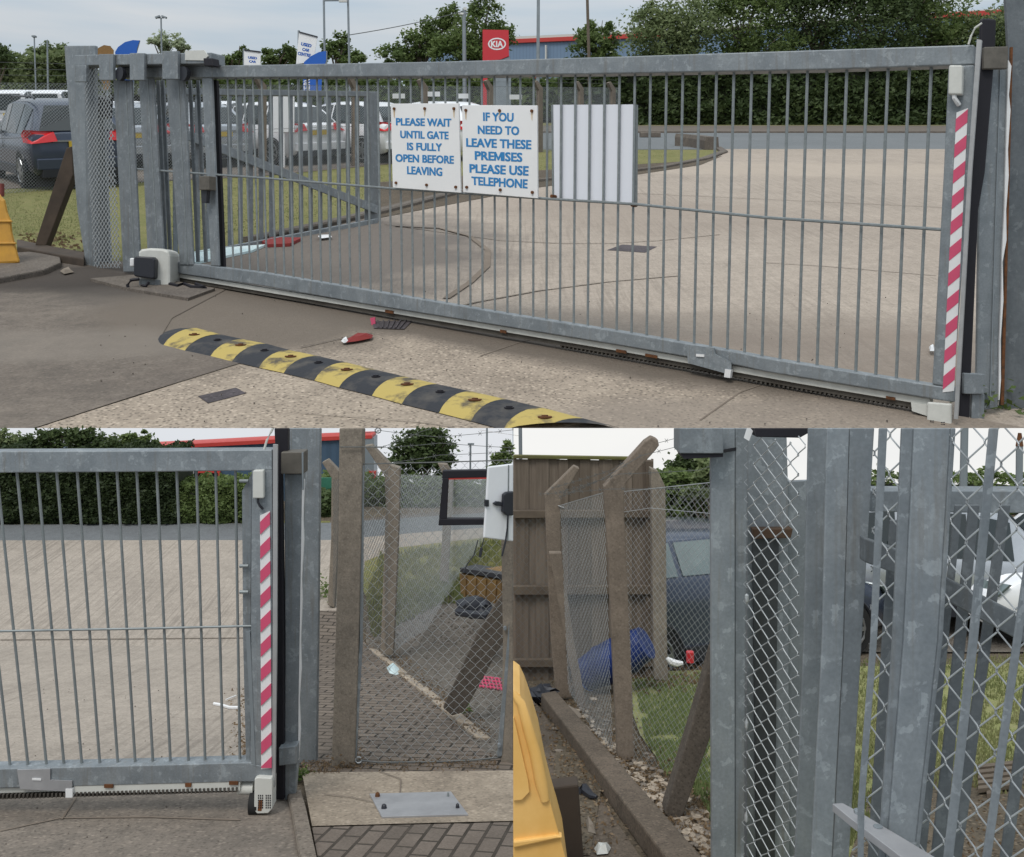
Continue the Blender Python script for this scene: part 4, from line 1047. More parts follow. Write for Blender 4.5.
m = MB(); m.slab(rp, [(980.8, 19.5), (983, 18), (995, 18.6), (996.8, 20), (996, 47), (985.6, 172), (979, 210), (969.5, 425), (958, 425), (968.2, 210), (971.6, 172), (980.2, 47)], .10, .30); t.part('rubber_buffer', m, M['black'], bevel=.04)
# ---- left guide posts and mesh bay
t = Thing('guide_frame', 'galvanised guide frame of square posts carrying the gate rail', 'frame', gp.at(130, 270))
m = MB(); m.slab(gp, [(64, 45.6), (94.6, 45.4), (95, 210), (96.5, 268), (86, 267), (77, 210), (66.5, 82)], .15, .0); t.part('corner_post', m, M['galv1'], bevel=.03)
m = MB(); m.slab(gp, [(86, 60), (94, 60), (96, 267), (91, 268), (86.5, 210), (84.5, 82)], .1, .02); t.part('corner_return', m, M['galv1d'])
m = MB(); m.slab(gp, [(74.4, 55), (211, 52.4), (211, 63.5), (74.4, 65.6)], .6, .62); t.part('top_beam', m, M['galv1'], bevel=.03)
for a, b, c, d in ((74.5, 86, 65, 81.8), (99, 113, 54, 80), (129.6, 144, 53, 80), (162, 177.5, 51, 79)):
    m = MB(); m.slab(gp, q4(a, c, b, d), .12, .75); pb = t.part('hanger_plate', m, M['galv1'], bevel=.015)
for a, b in ((116, 126), (180, 189)):
    m = MB(); m.cyl(gp.at((a + b) / 2, 74, .55), (gp.n.x, gp.n.y, 0), .26, .16, 14); t.part('guide_roller', m, M['blackm'], smooth=True)
m = MB(); m.slab(gp, [(185, 50.6), (204, 50.2), (208, 56), (204, 60.4), (185, 60)], .05, .66); t.part('pale_plate', m, M['cream'])
m = MB(); m.slab(gp, [(203, 58), (212, 58), (213, 66), (204, 66)], .3, .7); t.part('end_stop', m, M['black'], bevel=.03)
for a, b, v0, c, d, v1 in ((113, 131, 80, 123, 140, 272), (138.6, 153, 78, 148, 164, 268), (165.5, 183.5, 78, 179.5, 193, 265)):
    m = MB(); m.slab(gp, [(a, v0), (b, v0), (d, v1), (c, v1)], .10, .25); t.part('square_post', m, M['galv1d'], bevel=.03)
    m = MB(); m.slab(gp, [(b - 6, v0), (b - 5.2, v0), (d - 5.2, v1), (d - 6, v1)], .02, .26); t.part('weld_line', m, M['rod'])
for a, v1 in ((156, 258), (160.5, 258), (188, 262), (196, 262)):
    m = MB(); m.slab(gp, [(a, 80), (a + 3, 80), (a + 11, v1), (a + 8, v1)], .05, -.5); t.part('thin_bar', m, M['galv1d'])
m = MB(); m.slab(gp, [(199, 176), (209, 176), (209, 190), (199, 190)], .3, .6); t.part('lock_box', m, M['brownbox'], bevel=.02)
m = MB(); m.slab(gp, [(201, 190), (207, 190), (206, 203), (202, 203)], .15, .5); t.part('lock_bolt', m, M['blackm'])
m = MB(); m.slab(gp, [(88, 100), (103, 100), (110, 266), (98, 266)], .1, -.8); t.part('inner_post', m, M['galv1d'])
m = MB(); m.slab(gp, [(88, 99), (104, 99), (103, 117), (90, 117)], .4, -.35); t.part('rusted_opening', m, M['blackm'])
m = MB(); chain(m, gp, [(86, 66), (112, 66), (123, 268), (97, 268)], .235, .020, .1); t.part('mesh', m, M['wire'])
# ---- gate motor
mp = front(35.3); t = Thing('gate_motor', 'off white gate motor with a dark front cover by the guide posts', 'motor', P(150, gv1(35.3), 35.3))
m = MB(); m.slab(mp, [(138, 252), (141, 249.2), (150, 248), (162, 248.6), (168.5, 251), (170, 256), (170.3, 288), (161, 291), (139, 289)], 1.1); t.part('cover', m, M['cream'], smooth=False, bevel=.08)
m = MB(); m.slab(mp, [(133.5, 257.5), (136, 256), (152.5, 257), (155, 259.5), (154.5, 278), (152, 279), (134.5, 276.5), (133.2, 274)], .35, .34); t.part('dark_cover', m, M['blackm'], bevel=.05)
m = MB(); m.slab(mp, [(139, 279), (160, 280), (160, 291.5), (139, 289.5)], .3, .06); t.part('skirt', m, M['galv1d'])
m = MB(); m.slab(mp, [(129.5, 258), (134, 258), (134, 266.5), (129.5, 266.5)], .3, .1); t.part('release_knob', m, M['tape'], bevel=.04)
m = MB(); m.tube([mp.at(u, v, .5) for u, v in ((139, 279), (131, 280), (127.5, 285), (129, 290.5), (134, 291))], .06, 7); m.tube([mp.at(u, v, .5) for u, v in ((149, 282), (146, 286), (141, 285))], .05, 7); t.part('cable', m, M['black'], smooth=True)
pad = raised([(90, 281), (140, 277), (215, 291), (188, 301), (128, 291)], G1, .10, .14); single('concrete_pad', 'low concrete pad beneath the gate motor', 'pad', pad, M['kerb1'])
m = MB(); L = [G1(u, v, .26) for u, v in ((170, 284), (178, 286), (184, 284), (192, 287), (205, 288), (196, 284))]; m.tube(L, .07, 6); single('loose_cable', 'loose black cable lying beside the gate motor', 'cable', m, M['black'], smooth=True)
# ---- bottom-left corner: kerb, sleeper, strut, plastic barrier
single('kerb', 'raised concrete kerb corner under the yellow barrier', 'kerb', raised([(-60, 296), (0, 287.5), (44, 279), (61, 271), (60, 264), (30, 260), (-60, 266)], G1, .36), M['kerb1'], bevel=.06)
single('timber_sleeper', 'dark timber sleeper lying in front of the wooden strut', 'sleeper', raised([(17, 257), (60, 266), (84, 270), (86, 263), (50, 256), (17, 249)], G1, .45), M['wood'], bevel=.05)
m = MB(); sp_ = front(43.0); m.slab(sp_, [(66, 148), (72, 146), (73, 175), (46, 246), (35, 245.5), (36, 240)], .5); single('timber_strut', 'dark slanting timber strut leaning on the square steel post', 'strut', m, M['wood'], bevel=.04)
yp = front(39.0); t = Thing('plastic_barrier', 'yellow plastic barrier foot at the left edge of the yard view', 'barrier', P(2, 272, 39))
m = MB(); m.slab(yp, [(-60, 190), (-4, 190), (1, 197), (4, 200), (6.5, 212), (10, 221), (11, 232), (14, 244), (19, 263), (-60, 268)], .2); t.part('body', m, M['yplas'], bevel=.12)
for v, e in ((221, 11), (243, 15)):
    m = MB(); m.slab(yp, [(-60, v), (e, v - 1), (e + .8, v + 1), (-60, v + 2.2)], .1, .06); t.part('moulded_rib', m, M['yplas'], bevel=.02)
m = MB(); m.slab(yp, [(-60, 268), (19, 263), (18, 267), (8, 270), (-60, 273)], .2, -.05); t.part('rubber_base', m, M['black'])
m = MB(); m.cyl(yp.at(0, 190, -.5), (0, 0, 1), .16, .5, 12); t.part('lamp_stub', m, plain('dull_red_knob', (.25, .06, .05, 1)))
# ---- speed bump
UP = [(184, 329.2), (201.5, 329.2), (226, 335.8), (247.7, 340.6), (270.8, 345), (295, 351.6), (323.4, 357.6), (351.7, 364.2), (381, 371.4), (410.7, 378.4), (442.8, 385.8), (476, 392.9), (512, 401), (548.8, 409.6), (590, 420.5), (630, 431), (672, 442)]
LO = [(160, 342.5), (163.5, 345), (184.8, 350.5), (210.5, 356), (232, 361.4), (259, 367.6), (283.6, 373), (314.4, 380.4), (338.8, 387.4), (372, 395.6), (401.7, 403.8), (439, 412.8), (471, 421), (503, 429.5), (536, 438.5), (568, 447), (606, 457)]
t = Thing('speed_bump', 'black and yellow rubber speed bump bolted across the front concrete', 'speed bump', G1(372, 380, .16))
NS = 9
def upto(m):
    bm = bmesh.new(); vs = [bm.verts.new(v) for v in m.v]
    for f in m.f: bm.faces.new([vs[i] for i in f])
    bmesh.ops.bisect_plane(bm, geom=bm.verts[:] + bm.edges[:] + bm.faces[:], plane_co=(0, 20.37, 0), plane_no=(0, -1, 0), clear_outer=True)
    o = MB(); bm.verts.index_update(); o.v = [v.co.copy() for v in bm.verts]; o.f = [tuple(v.index for v in f.verts) for f in bm.faces]; bm.free(); return o
def bumpseg(a, b, c, d, sub=4):
    m = MB(); vs = []
    A, B_, C_, D_ = [G1(u, v, .14) for u, v in (a, b, c, d)]  # upper a->b, lower c->d
    for i in range(sub + 1):
        p = A.lerp(B_, i / sub); q = C_.lerp(D_, i / sub)
        for j in range(NS + 1):
            s = j / NS; h = .15 * math.sin(math.pi * s) ** .6
            bow = (B_ - A) * (-.10 * math.sin(math.pi * s))
            vs.append(p.lerp(q, s) + Vector((0, 0, h)) + bow)
    for i in range(sub):
        for j in range(NS):
            k = i * (NS + 1) + j; m.f.append((k, k + 1, k + NS + 2, k + NS + 1))
    m.v = vs
    return m
tip = [(158.5, 339), (160, 335), (168, 331), (184, 329.2)]
m = MB(); base = [G1(u, v, .14) for u, v in ((160, 342.5), (158, 339), (160, 335), (168, 331), (178, 329.4), (201.5, 329.2), (185, 336))]
c = G1(176, 336, .14) + Vector((0, 0, .2)); cc = [G1(201.5, 329.2, .14).lerp(G1(163.5, 345, .14), j / NS) + Vector((0, 0, .15 * math.sin(math.pi * j / NS) ** .6)) for j in range(NS + 1)]
rim = [G1(u, v, .14) for u, v in ((201.5, 329.2), (190, 328), (180, 328.2), (172, 329.6), (165, 332), (160, 335.5), (158, 339), (159, 342), (161, 344), (163.5, 345))]
m.v = cc + rim; m.f = [(j, j + 1, NS + 2 + j, NS + 1 + j) for j in range(NS)]
t.part('end_cap', m, M['brub'], smooth=True)
for i in range(1, len(UP) - 1):
    m = bumpseg(UP[i], UP[i + 1], LO[i], LO[i + 1]); yel = i % 2 == 1
    m = upto(m)
    if not m.f: continue
    t.part('yellow_segment' if yel else 'black_segment', m, M['yel' if yel else 'brub'], smooth=2)
    p = (G1(*UP[i], .14) + G1(*UP[i + 1], .14) + G1(*LO[i], .14) + G1(*LO[i + 1], .14)) / 4 + Vector((0, 0, .15))
    if p.y < 20.5: continue
    m = MB(); m.cyl(p, (0, 0, 1), .15 if yel else .11, .03, 14); m.cyl(p + Vector((0, 0, .02)), (0, 0, 1), .07, .04, 6); t.part('bolt', m, M['rust' if yel else 'black'])
# ---- covers and litter
def cover(label, px, lift, G=G1, bars=0, mat='iron1', name='manhole_cover'):
    t = Thing(name, label, 'cover', G(*px[0])); m = MB(); pts = [G(u, v, lift) for u, v in px]; m.prism(pts, Vector((0, 0, -.008))); t.part('plate', m, M[mat])
    m = MB()
    for i in range(1, bars):
        a = pts[0].lerp(pts[1], i / bars); b = pts[3].lerp(pts[2], i / bars); m.tube([a + Vector((0, 0, .02)), b + Vector((0, 0, .02))], (pts[1] - pts[0]).length / bars * .16, 4)
    if bars: t.part('ribs', m, M['iron1'])
    return t
cover('dark square manhole cover out in the open concrete yard', [(607, 250), (622, 244.5), (657, 246.5), (645, 252.5)], .085, bars=0)
cover('pair of small dark covers in the front concrete', [(198, 396), (236, 387.5), (246, 393), (208, 403)], .135, bars=0)
cover('slotted iron drain grate partly under the gate', [(372, 321), (412, 321), (404, 329), (374, 328)], .15, bars=7, name='drain_grate')
def rag(name, label, pts, mat, h=.12, G=G1, cat='litter', seed=1):
    m = MB(); L = [G(u, v, .2 if WORLD == 1 else .012) for u, v in pts]; c = sum(L, Vector()) / len(L) + Vector((0, 0, h)); n = len(L)
    mid = [p.lerp(c, .5) + Vector((0, 0, h * (.3 + .7 * ((i * 37 + seed) % 5) / 5))) for i, p in enumerate(L)]
    m.v = L + mid + [c]; m.f = [(i, (i + 1) % n, n + (i + 1) % n, n + i) for i in range(n)] + [(n + i, n + (i + 1) % n, 2 * n) for i in range(n)]
    return single(name, label, cat, m, M[mat], smooth=False)
rag('red_rag', 'crumpled dark red cloth with a pale end on the front concrete', [(346, 339.5), (356, 335.5), (368, 333.5), (373, 335), (372, 338), (358, 341), (346, 342.5)], 'redcloth', .09)
rag('paper_scrap', 'pale scrap at the end of the red cloth', [(341, 341), (347, 339), (349, 341.5), (344, 343)], 'tape', .08)
m = MB(); m.slab(front(Y1(329)), [(370, 318), (375, 317), (375.5, 329), (372, 327)], .1); single('red_tag', 'small pink and dark tag standing at the drain grate', 'tag', m, M['pink'])
single('sheet', 'pale blue flat sheet lying behind the gate near the motor', 'sheet', raised([(170, 258), (212, 250), (266, 246), (252, 252), (196, 264)], G1, .08, .1), M['paleblue'])
single('sheet', 'dull red flat sheet lying beside the pale blue one', 'sheet', raised([(262, 243.5), (272, 239.5), (302, 240), (290, 246), (268, 247)], G1, .12, .1), M['redcloth'])
rag('paper_scrap', 'white scrap on the dark concrete behind the inner fence', [(318, 236), (330, 234.5), (332, 237), (320, 238.5)], 'tape', .06, seed=3)
rag('paper_scrap', 'white scrap near the end stile on the yard concrete', [(929, 347), (934, 345.5), (935, 351), (930, 351)], 'tape', .06, seed=2)
rag('leaf_scrap', 'pale crumpled scrap beside the corner post foot', [(60, 271), (70, 269), (74, 272), (64, 274)], 'tan', .1, seed=2)
def tuft(label, u, v, r, n, mat, G, size, name='weed'):
    m = MB(); p0 = G(u, v)
    for _ in range(n):
        p = p0 + Vector((random.gauss(0, r * .5), random.gauss(0, r * .5), abs(random.gauss(0, r * .5)))); leaf(m, p, size * rr(.6, 1.3))
    m = cullleaves(m)
    return single(name, label, 'weed', m, M[mat], clip=False)
tuft('small green weed at the foot of the right gate post', 991, 412, .7, 160, 'leafg', G1, .10)
blades('grass', 'short verge grass growing left of the square steel post', [(-40, 188), (86, 184), (84, 236), (60, 246), (-40, 236)], 9000, .07, .03, 'bladedry')
blades('grass', 'verge grass seen through the inner fence bars', [(150, 176), (380, 164), (560, 155), (640, 148), (690, 152), (640, 166), (520, 178), (372, 206), (150, 250)], 11000, .08, .04, 'bladedry')
m = MB()
for _ in range(260):
    u, v = rr(20, 88), rr(234, 262); leaf(m, G1(u, v, -.02) + Vector((0, 0, .05)), .16)
single('dead_leaves', 'scattered dead leaves along the timber sleeper', None, m, M['leafdry'], kind='stuff')
m = MB()
for _ in range(130):
    u, v = rr(100, 1000), rr(290, 427); p = G1(u, v, .16); m.blob(p, rr(.01, .024), _, 1)
single('grit', 'loose grit and tiny stones on the front concrete', None, m, M['kerb1'], kind='stuff')
# ================================================================== LOWER LEFT PLACE: gate end and fence bay
WORLD = 2
gsheet('ground', [(-900, 500), (520, 500), (520, 1000), (-1400, 1000)], M['dirt'], -.02)
gsheet('grass_strip', [(-700, 521), (330, 521), (330, 525), (-700, 525)], M['grass2'], .0)
gsheet('pavement', [(-700, 524.5), (330, 521.5), (513, 505), (513, 512), (340, 524), (-700, 530)], M['pave1'], .0)
gsheet('road', [(-700, 529), (330, 523), (513, 511), (513, 530), (400, 535), (330, 541), (-700, 542.5)], M['road2'], .004)
gsheet('yard', [(-700, 541.5), (330, 540.5), (420, 533), (513, 526), (513, 534), (400, 550), (345, 600), (318, 640), (262, 800), (262, 812), (-1400, 822)], M['yard2'], .008)
gsheet('threshold', [(-1400, 800), (262, 793), (298, 800), (300, 870), (330, 1000), (-1400, 1000)], M['near2'], .012)
gsheet('grass_verge', [(513, 535), (513, 588), (440, 592), (370, 604), (362, 590), (365, 562), (400, 548)], M['grass2'], .012)
gsheet('gravel', [(513, 592), (440, 602), (366, 622), (366, 645), (486, 754), (513, 764)], M['gravel'], .014)
gsheet('block_paving', [(314, 612), (345, 612), (366, 645), (486, 754), (520, 770), (520, 778), (303, 778)], M['brick'], .018)
gsheet('concrete_slab', [(302, 777), (520, 775), (520, 826), (312, 831.5)], M['slab2'], .030)
gsheet('block_paving', [(312, 831.5), (520, 826), (520, 960), (336, 960)], M['brickn'], .024)
for pts, w in (([(0, 834), (60, 821), (150, 820), (240, 823)], .012), ([(62, 822), (76, 800)], .012), ([(0, 641), (130, 640), (246, 639)], .02), ([(380, 777), (401, 785), (400, 800)], .008), ([(322, 800), (350, 803), (372, 808)], .008)):
    gline('joint', pts, w, M['tyremark'], .038 if pts[0][0] > 300 else .018, G2)
kerb('kerb', 'low concrete kerb between the gate threshold and the block paving', [(294, 799), (299, 818), (307, 860), (320, 930)], .085, .05, M['kerb2'], G2)
# edging stones along the gravel
for i in range(7):
    a = i / 7; u0, v0 = 369 + 109 * a, 651 + 92 * a; u1, v1 = 369 + 109 * (a + .125), 651 + 92 * (a + .125)
    w = 8 + 8 * a
    single('edging_stone', 'edging stone along the gravel, ' + ['farthest from the plate', 'second farthest, behind the bottle', 'third, right of the bottle', 'middle one', 'fifth, left of the slanting strut', 'sixth, at the foot of the strut', 'nearest the right post'][i], 'stone', raised([(u0, v0), (u0 + w, v0 + 1), (u1 + w, v1 + 1), (u1, v1)], G2, .035 + .01 * (i % 2)), M['slab2'], bevel=.008, group='edging stones along the gravel')
# factory
b2 = front(19.6); f = Thing('factory', 'dark blue clad factory with red roof edge behind the lower hedge', 'building', P(250, 515, 19.6))
m = MB(); m.slab(b2, [(150, 447.5), (198, 445), (320, 439), (372, 437.5), (373, 515), (-40, 515), (-40, 452)], .5); f.part('wall', m, M['bluewall2'])
m = MB(); m.slab(b2, [(148, 446), (198, 443.6), (320, 437), (372, 435.2), (372, 438.5), (320, 440.8), (198, 447.2), (148, 449)], .6, .06); f.part('roof_trim', m, M['redtrim'])
m = MB(); m.slab(b2, [(365, 438), (374, 438), (374, 500), (365, 500)], .5, .05); f.part('corner_panel', m, M['polegrey'])
for a, c_ in ((196, 220), (368, 376)):
    m = MB(); m.slab(b2, q4(a, 471, c_, 484), .05, .04); w_ = f.part('window', m, M['glass'])
    m = MB()
    for q in (q4(a, 471, c_, 473), q4(a, 482, c_, 484), q4(a, 473, a + 2, 482), q4(c_ - 2, 473, c_, 482), q4((a + c_) / 2 - 1, 473, (a + c_) / 2 + 1, 482)): m.slab(b2, q, .05, .07)
    f.part('frame', m, M['redtrim'], parent=w_)
m = MB(); m.slab(b2, q4(192, 447, 193.5, 500), .05, .05); f.part('downpipe', m, M['cream'])
hedge('hedge', 'dark dense hedge behind the road in the lower left view', -60, 178, 456, 523, 17.0, .9, 28000, .036, 'leafk', rough=10)
hedge('hedge', 'lower bright hedge below the red framed factory window', 170, 268, 488, 523, 17.05, .7, 9000, .034, 'leaf', rough=7)
hedge('hedge', 'green hedge seen through the chain link beyond the road', 318, 530, 484, 508, 18.2, .7, 9000, .04, 'leaf', rough=6)
hedge('hedge', 'strip of ivy hedge beside the green mesh fence', 300, 345, 499, 521, 17.6, .4, 1200, .055, 'leafd', rough=5)
m = MB(); m.slab(front(18.0), q4(316, 478, 350, 508), .05); single('mesh_fence', 'green fence panel seen beside the leaning concrete post', 'fence', m, M['green'])
g2n = 'trees behind the lower hedge'
for lb, u, vb, Y, B, n, mt, sz in (
    ('dark tree over the lower left hedge, second from the left', 60, 524, 17.6, [(62, 436, 34, 14), (100, 446, 34, 14), (36, 450, 30, 16), (90, 472, 50, 22), (84, 426, 18, 10)], 11000, 'leafd', .038),
    ('leafy tree top right of the dark tree in the lower left view', 135, 524, 17.9, [(134, 440, 26, 10), (150, 462, 30, 18), (120, 458, 26, 14)], 6000, 'leaf', .036),
    ('bright green tree top at the far left of the lower left view', 6, 524, 17.7, [(6, 446, 22, 14), (-10, 436, 20, 12), (20, 458, 20, 14)], 5000, 'leafl', .038),
    ('round dark tree above the black square frame', 424, 511, 18.7, [(424, 448, 30, 20), (410, 458, 20, 16), (440, 462, 20, 12), (428, 432, 20, 10)], 8500, 'leafd', .04),
    ('light tree behind the white cabinet', 505, 510, 18.9, [(503, 458, 14, 8), (512, 448, 12, 8), (498, 466, 14, 7)], 2500, 'leaf', .04)):
    tree('tree', lb, u, vb, Y, B, n, sz, mt, group=g2n, trunk=3, shell=.3, deep=.25)
for u, v0, lb in ((470.5, 444, 'thin distant pole above the frame, the left one'), (487, 424, 'taller thin distant pole near the white cabinet')):
    m = MB(); m.tube([P(u - .5, 510, 19.0), P(u, v0, 19.0)], .018, 6); single('pole', lb, 'pole', m, M['polegrey'])
m = MB(); m.box(P(471, 444, 19), .12, .05, .03); single('lamp_head', 'small lamp head on the left distant pole', 'lamp', m, M['polegrey'])
# ---- gate end
p2 = front(5.72)
g = Thing('sliding_gate', 'closed end of the galvanised sliding gate in the lower left view', 'gate', P(140, gv2(5.72), 5.72))
m = MB(); m.slab(p2, [(-160, 452.5), (0, 451.2), (140, 450.6), (272, 449.6), (272, 470.5), (140, 472), (0, 472.8), (-160, 474)], .10, .05); g.part('top_rail', m, M['galv2'], bevel=.006)
m = MB(); m.slab(p2, [(-160, 771.5), (0, 769), (140, 765.6), (252, 762.5), (252, 764), (272, 768), (272, 781), (0, 788.2), (-160, 792)], .10, .05); g.part('bottom_rail', m, M['galv2'], bevel=.006)
m = MB(); m.slab(p2, [(251.5, 470), (272.3, 470), (272.3, 768), (250, 764)], .09, .048); g.part('end_stile', m, M['galv2'], bevel=.006)
m = MB(); m.slab(p2, [(242, 491), (251, 474.5), (251.5, 474.5), (250, 764), (246, 764), (243, 640)], .10, .02); g.part('stile_return', m, M['galv3'], bevel=.005)
m = MB(); m.slab(p2, [(245.6, 632), (250, 632), (255.5, 766), (253, 766)], .03, .052); g.part('stay_strip', m, M['polegrey'])
for v in (481, 566, 592):
    m = MB(); m.cyl(p2.at(244, v, .04), (1, 0, 0), .010, .05, 8); g.part('bolt', m, M['rod'])
tops = [-44, -24, -3.5, 16.7, 37.2, 56.5, 77, 97, 116.8, 136.6, 156.6, 176.6, 196.4, 215.6, 235.4]; bots = [-7, 10.3, 28.2, 46.7, 64.2, 82.1, 100.1, 118.1, 135.5, 153.2, 170.7, 188.7, 205.3, 223.3, 240]
for a, b_ in zip(tops, bots):
    m = MB(); m.tube([p2.at(a, 470), p2.at(b_, 767)], .0078, 8, False); g.part('bar', m, M['rod'], smooth=True)
m = MB(); m.tube([p2.at(u, v, .022) for u, v in ((-160, 635), (0, 631.2), (140, 628.6), (253, 626))], .0065, 8); g.part('tie_rod', m, M['rod'], smooth=True)
m = MB(); m.slab(p2, [(-160, 792), (0, 788.2), (240, 782), (240, 785.5), (0, 793.5), (-160, 797)], .08, .03); g.part('track_channel', m, M['cream'], bevel=.003)
m = MB(); m.slab(p2, [(74, 785), (240, 780.6), (240, 790.5), (74, 793.5)], .05, .045); g.part('rack_backing', m, M['cream'])
m = MB(); m.slab(p2, [(-160, 797), (0, 793.5), (74, 792), (238, 788.5), (238, 791.8), (0, 799), (-160, 802)], .05, .02)
u = -150.0
while u < 237:
    v = 799 - u * .0303 - .3; m.slab(p2, [(u, v - 3.6), (u + 2.1, v - 3.7), (u + 1.5, v + .9), (u + .6, v + .9)], .03, .054); u += 4.1
g.part('toothed_rack', m, MATS.setdefault('rack2', mk('rack_steel_small', (.09, .08, .07, 1), (.055, .048, .04, 1), 10, .8)))
for u, v, a in ((104, 784.5, 9), (185, 783.5, 6), (229, 781.5, 9)):
    m = MB(); m.slab(p2, q4(u, v, u + a, v + 3.5), .01, .056); g.part('rust_patch', m, M['rust'])
m = MB(); m.slab(p2, [(17, 770), (50, 769), (50, 780), (72, 781), (72, 791), (66, 791.5), (20, 789)], .008, .062); g.part('bracket_plate', m, M['steelplate'])
m = MB(); m.slab(p2, [(32, 778.4), (41, 778.6), (41, 780.6), (32, 780.2)], .004, .067); g.part('bright_tab', m, M['tape']); m = MB(); m.slab(p2, q4(65.5, 789, 72.4, 797.6), .03, .066); g.part('bright_tab', m, M['tape'])
m = MB(); m.cyl(p2.at(246, 788, .0), (1, 0, 0), .036, .09, 14); g.part('axle_tube', m, M['cream'], smooth=True)
m = MB(); m.slab(p2, [(254.5, 779), (258, 777.6), (271.5, 778.4), (272.3, 782), (272, 809), (268, 813.4), (257, 813.8), (254, 810)], .10, .085); wb = g.part('wheel_box', m, M['cream'], bevel=.004)
m = MB()
for i in range(3):
    for j in range(6): m.slab(p2, q4(258 + i * 2, 795 + j * 2.4, 259.1 + i * 2, 796.5 + j * 2.4), .003, .087); m.slab(p2, q4(265.6 + i * 2, 795 + j * 2.4, 266.7 + i * 2, 796.5 + j * 2.4), .003, .087)
g.part('vent_hole', m, M['black'], parent=wb)
m = MB(); m.slab(p2, [(258.5, 800), (262.5, 800), (261.5, 811), (257.5, 811)], .002, .0865); g.part('rust_patch', m, M['rust'], parent=wb)
m = MB(); m.cyl(p2.at(255, 803, .02), (1, 0, 0), .066, .05, 20); g.part('wheel', m, M['tyre'], smooth=True)
m = MB(); m.slab(p2, [(252.8, 470.5), (263.4, 470.2), (263.6, 498.4), (252.6, 498.4)], .04, .09); sb = g.part('sensor_box', m, M['cream'], bevel=.006)
m = MB(); m.tube([p2.at(258, 498.4, .075), p2.at(258, 502, .075), p2.at(260, 506, .07), p2.at(263, 509, .06)], .007, 6); g.part('sensor_cable', m, M['blackm'], parent=sb)
Lf = lambda v: 260 + (v - 510) * .0047; Rf = lambda v: 269.8 + (v - 510) * .007
tape(g, p2, Lf, Rf, 511, 768, 10.5, .0525, 4.5)
m = MB(); m.slab(p2, [(273, 444.5), (277.4, 445), (276.8, 640), (275, 787), (271.8, 787), (272.6, 640)], .02, .05); g.part('alloy_edge', m, M['alloy'])
m = MB(); m.tube([p2.at(264, 450, .03), p2.at(267, 440, .03), p2.at(271, 432, .03), p2.at(275, 424, .03)], .007, 6); g.part('cable', m, M['cream'])
t = Thing('gate_post', 'tall galvanised receiving post beside the concrete post', 'post', P(300, gv2(5.95), 5.95)); rp = front(5.95)
m = MB(); m.slab(rp, [(288, 410), (320.5, 410), (318.5, 600), (316.5, 763), (297, 766), (303, 470), (290, 452)], .06, -.8); t.part('main_post', m, M['galv2'], bevel=.006)
m = MB(); m.slab(rp, [(284.2, 474), (303.8, 474), (300, 640), (297.5, 764), (295, 797), (284.5, 801), (285, 640)], .06, .02); t.part('channel', m, M['galv2'], bevel=.006)
m = MB(); m.slab(rp, [(302.2, 478), (304.4, 480), (303, 520), (303.8, 540), (301.6, 580), (302.2, 600), (300.6, 640), (301.2, 670), (299.2, 700), (300.4, 730), (298.6, 760), (298, 760), (298.6, 700), (299.6, 640), (300.4, 590), (301.2, 540)], .02, .026); t.part('sealant_strip', m, M['tape'])
m = MB(); m.slab(rp, [(281, 452.3), (303.8, 452), (303.8, 474.2), (281, 474)], .12, .10); t.part('upper_bracket', m, M['brownbox'], bevel=.005)
m = MB(); m.slab(rp, [(301.6, 452.3), (303.4, 452.3), (303.4, 490), (302.2, 490)], .02, .103); t.part('bracket_lip', m, M['polegrey'])
m = MB(); m.slab(rp, [(278.8, 748), (296.6, 746), (296.6, 764), (279, 766)], .08, .10); t.part('lower_bracket', m, M['galv2'], bevel=.005)
m = MB(); m.slab(rp, [(273.5, 410), (288, 410), (287.6, 455), (281.5, 475), (283.6, 640), (284.2, 800), (274.6, 800), (275.6, 640), (276, 475)], .06, .05); t.part('rubber_buffer', m, M['black'], bevel=.006)
# ---- concrete posts
def cpost(label, px, Y, th=.10, name='concrete_post', mat='cpost', group=None, bevel=.008):
    pl = front(Y); m = MB(); m.slab(pl, px, th); return single(name, label, 'post', m, M[mat], bevel=bevel, group=group)
cpost('thick weathered concrete post beside the galvanised gate post', [(339.5, 410), (363, 410), (361, 540), (358.6, 640), (354.6, 768), (331.4, 768), (335.4, 640), (338, 540)], 6.62, .13)
cpost('leaning cranked concrete post behind the thick concrete post', [(321.8, 462.5), (327.7, 459.4), (338.8, 471), (338, 540), (334.5, 608), (327.5, 605), (331, 540), (331.5, 478)], 13.2, .12)
cpost('cranked concrete post standing behind the mesh beside the block path', [(364.5, 446), (371.5, 445), (391, 465.5), (400, 468), (399, 519), (394, 640), (393, 656), (380.5, 654), (382.5, 600), (385.8, 505), (384.5, 476)], 11.0, .12)
cpost('cranked concrete post behind the black square frame', [(437.5, 463), (447, 464.5), (453.8, 476), (450, 540), (448, 583), (439.5, 580), (443, 520), (446, 482)], 14.0, .12)
cpost('grey concrete post at the right end of the chain link bay', [(500, 470), (520, 470), (520, 766), (501, 764), (503, 640)], 6.75, .11)
t_ = cpost('dark slanting strut crossing behind the chain link', [(443, 708), (452, 716), (464, 712), (480, 684), (520, 610), (520, 572), (497, 602), (477, 634)], 7.9, .05, name='strut', mat='cpostd')
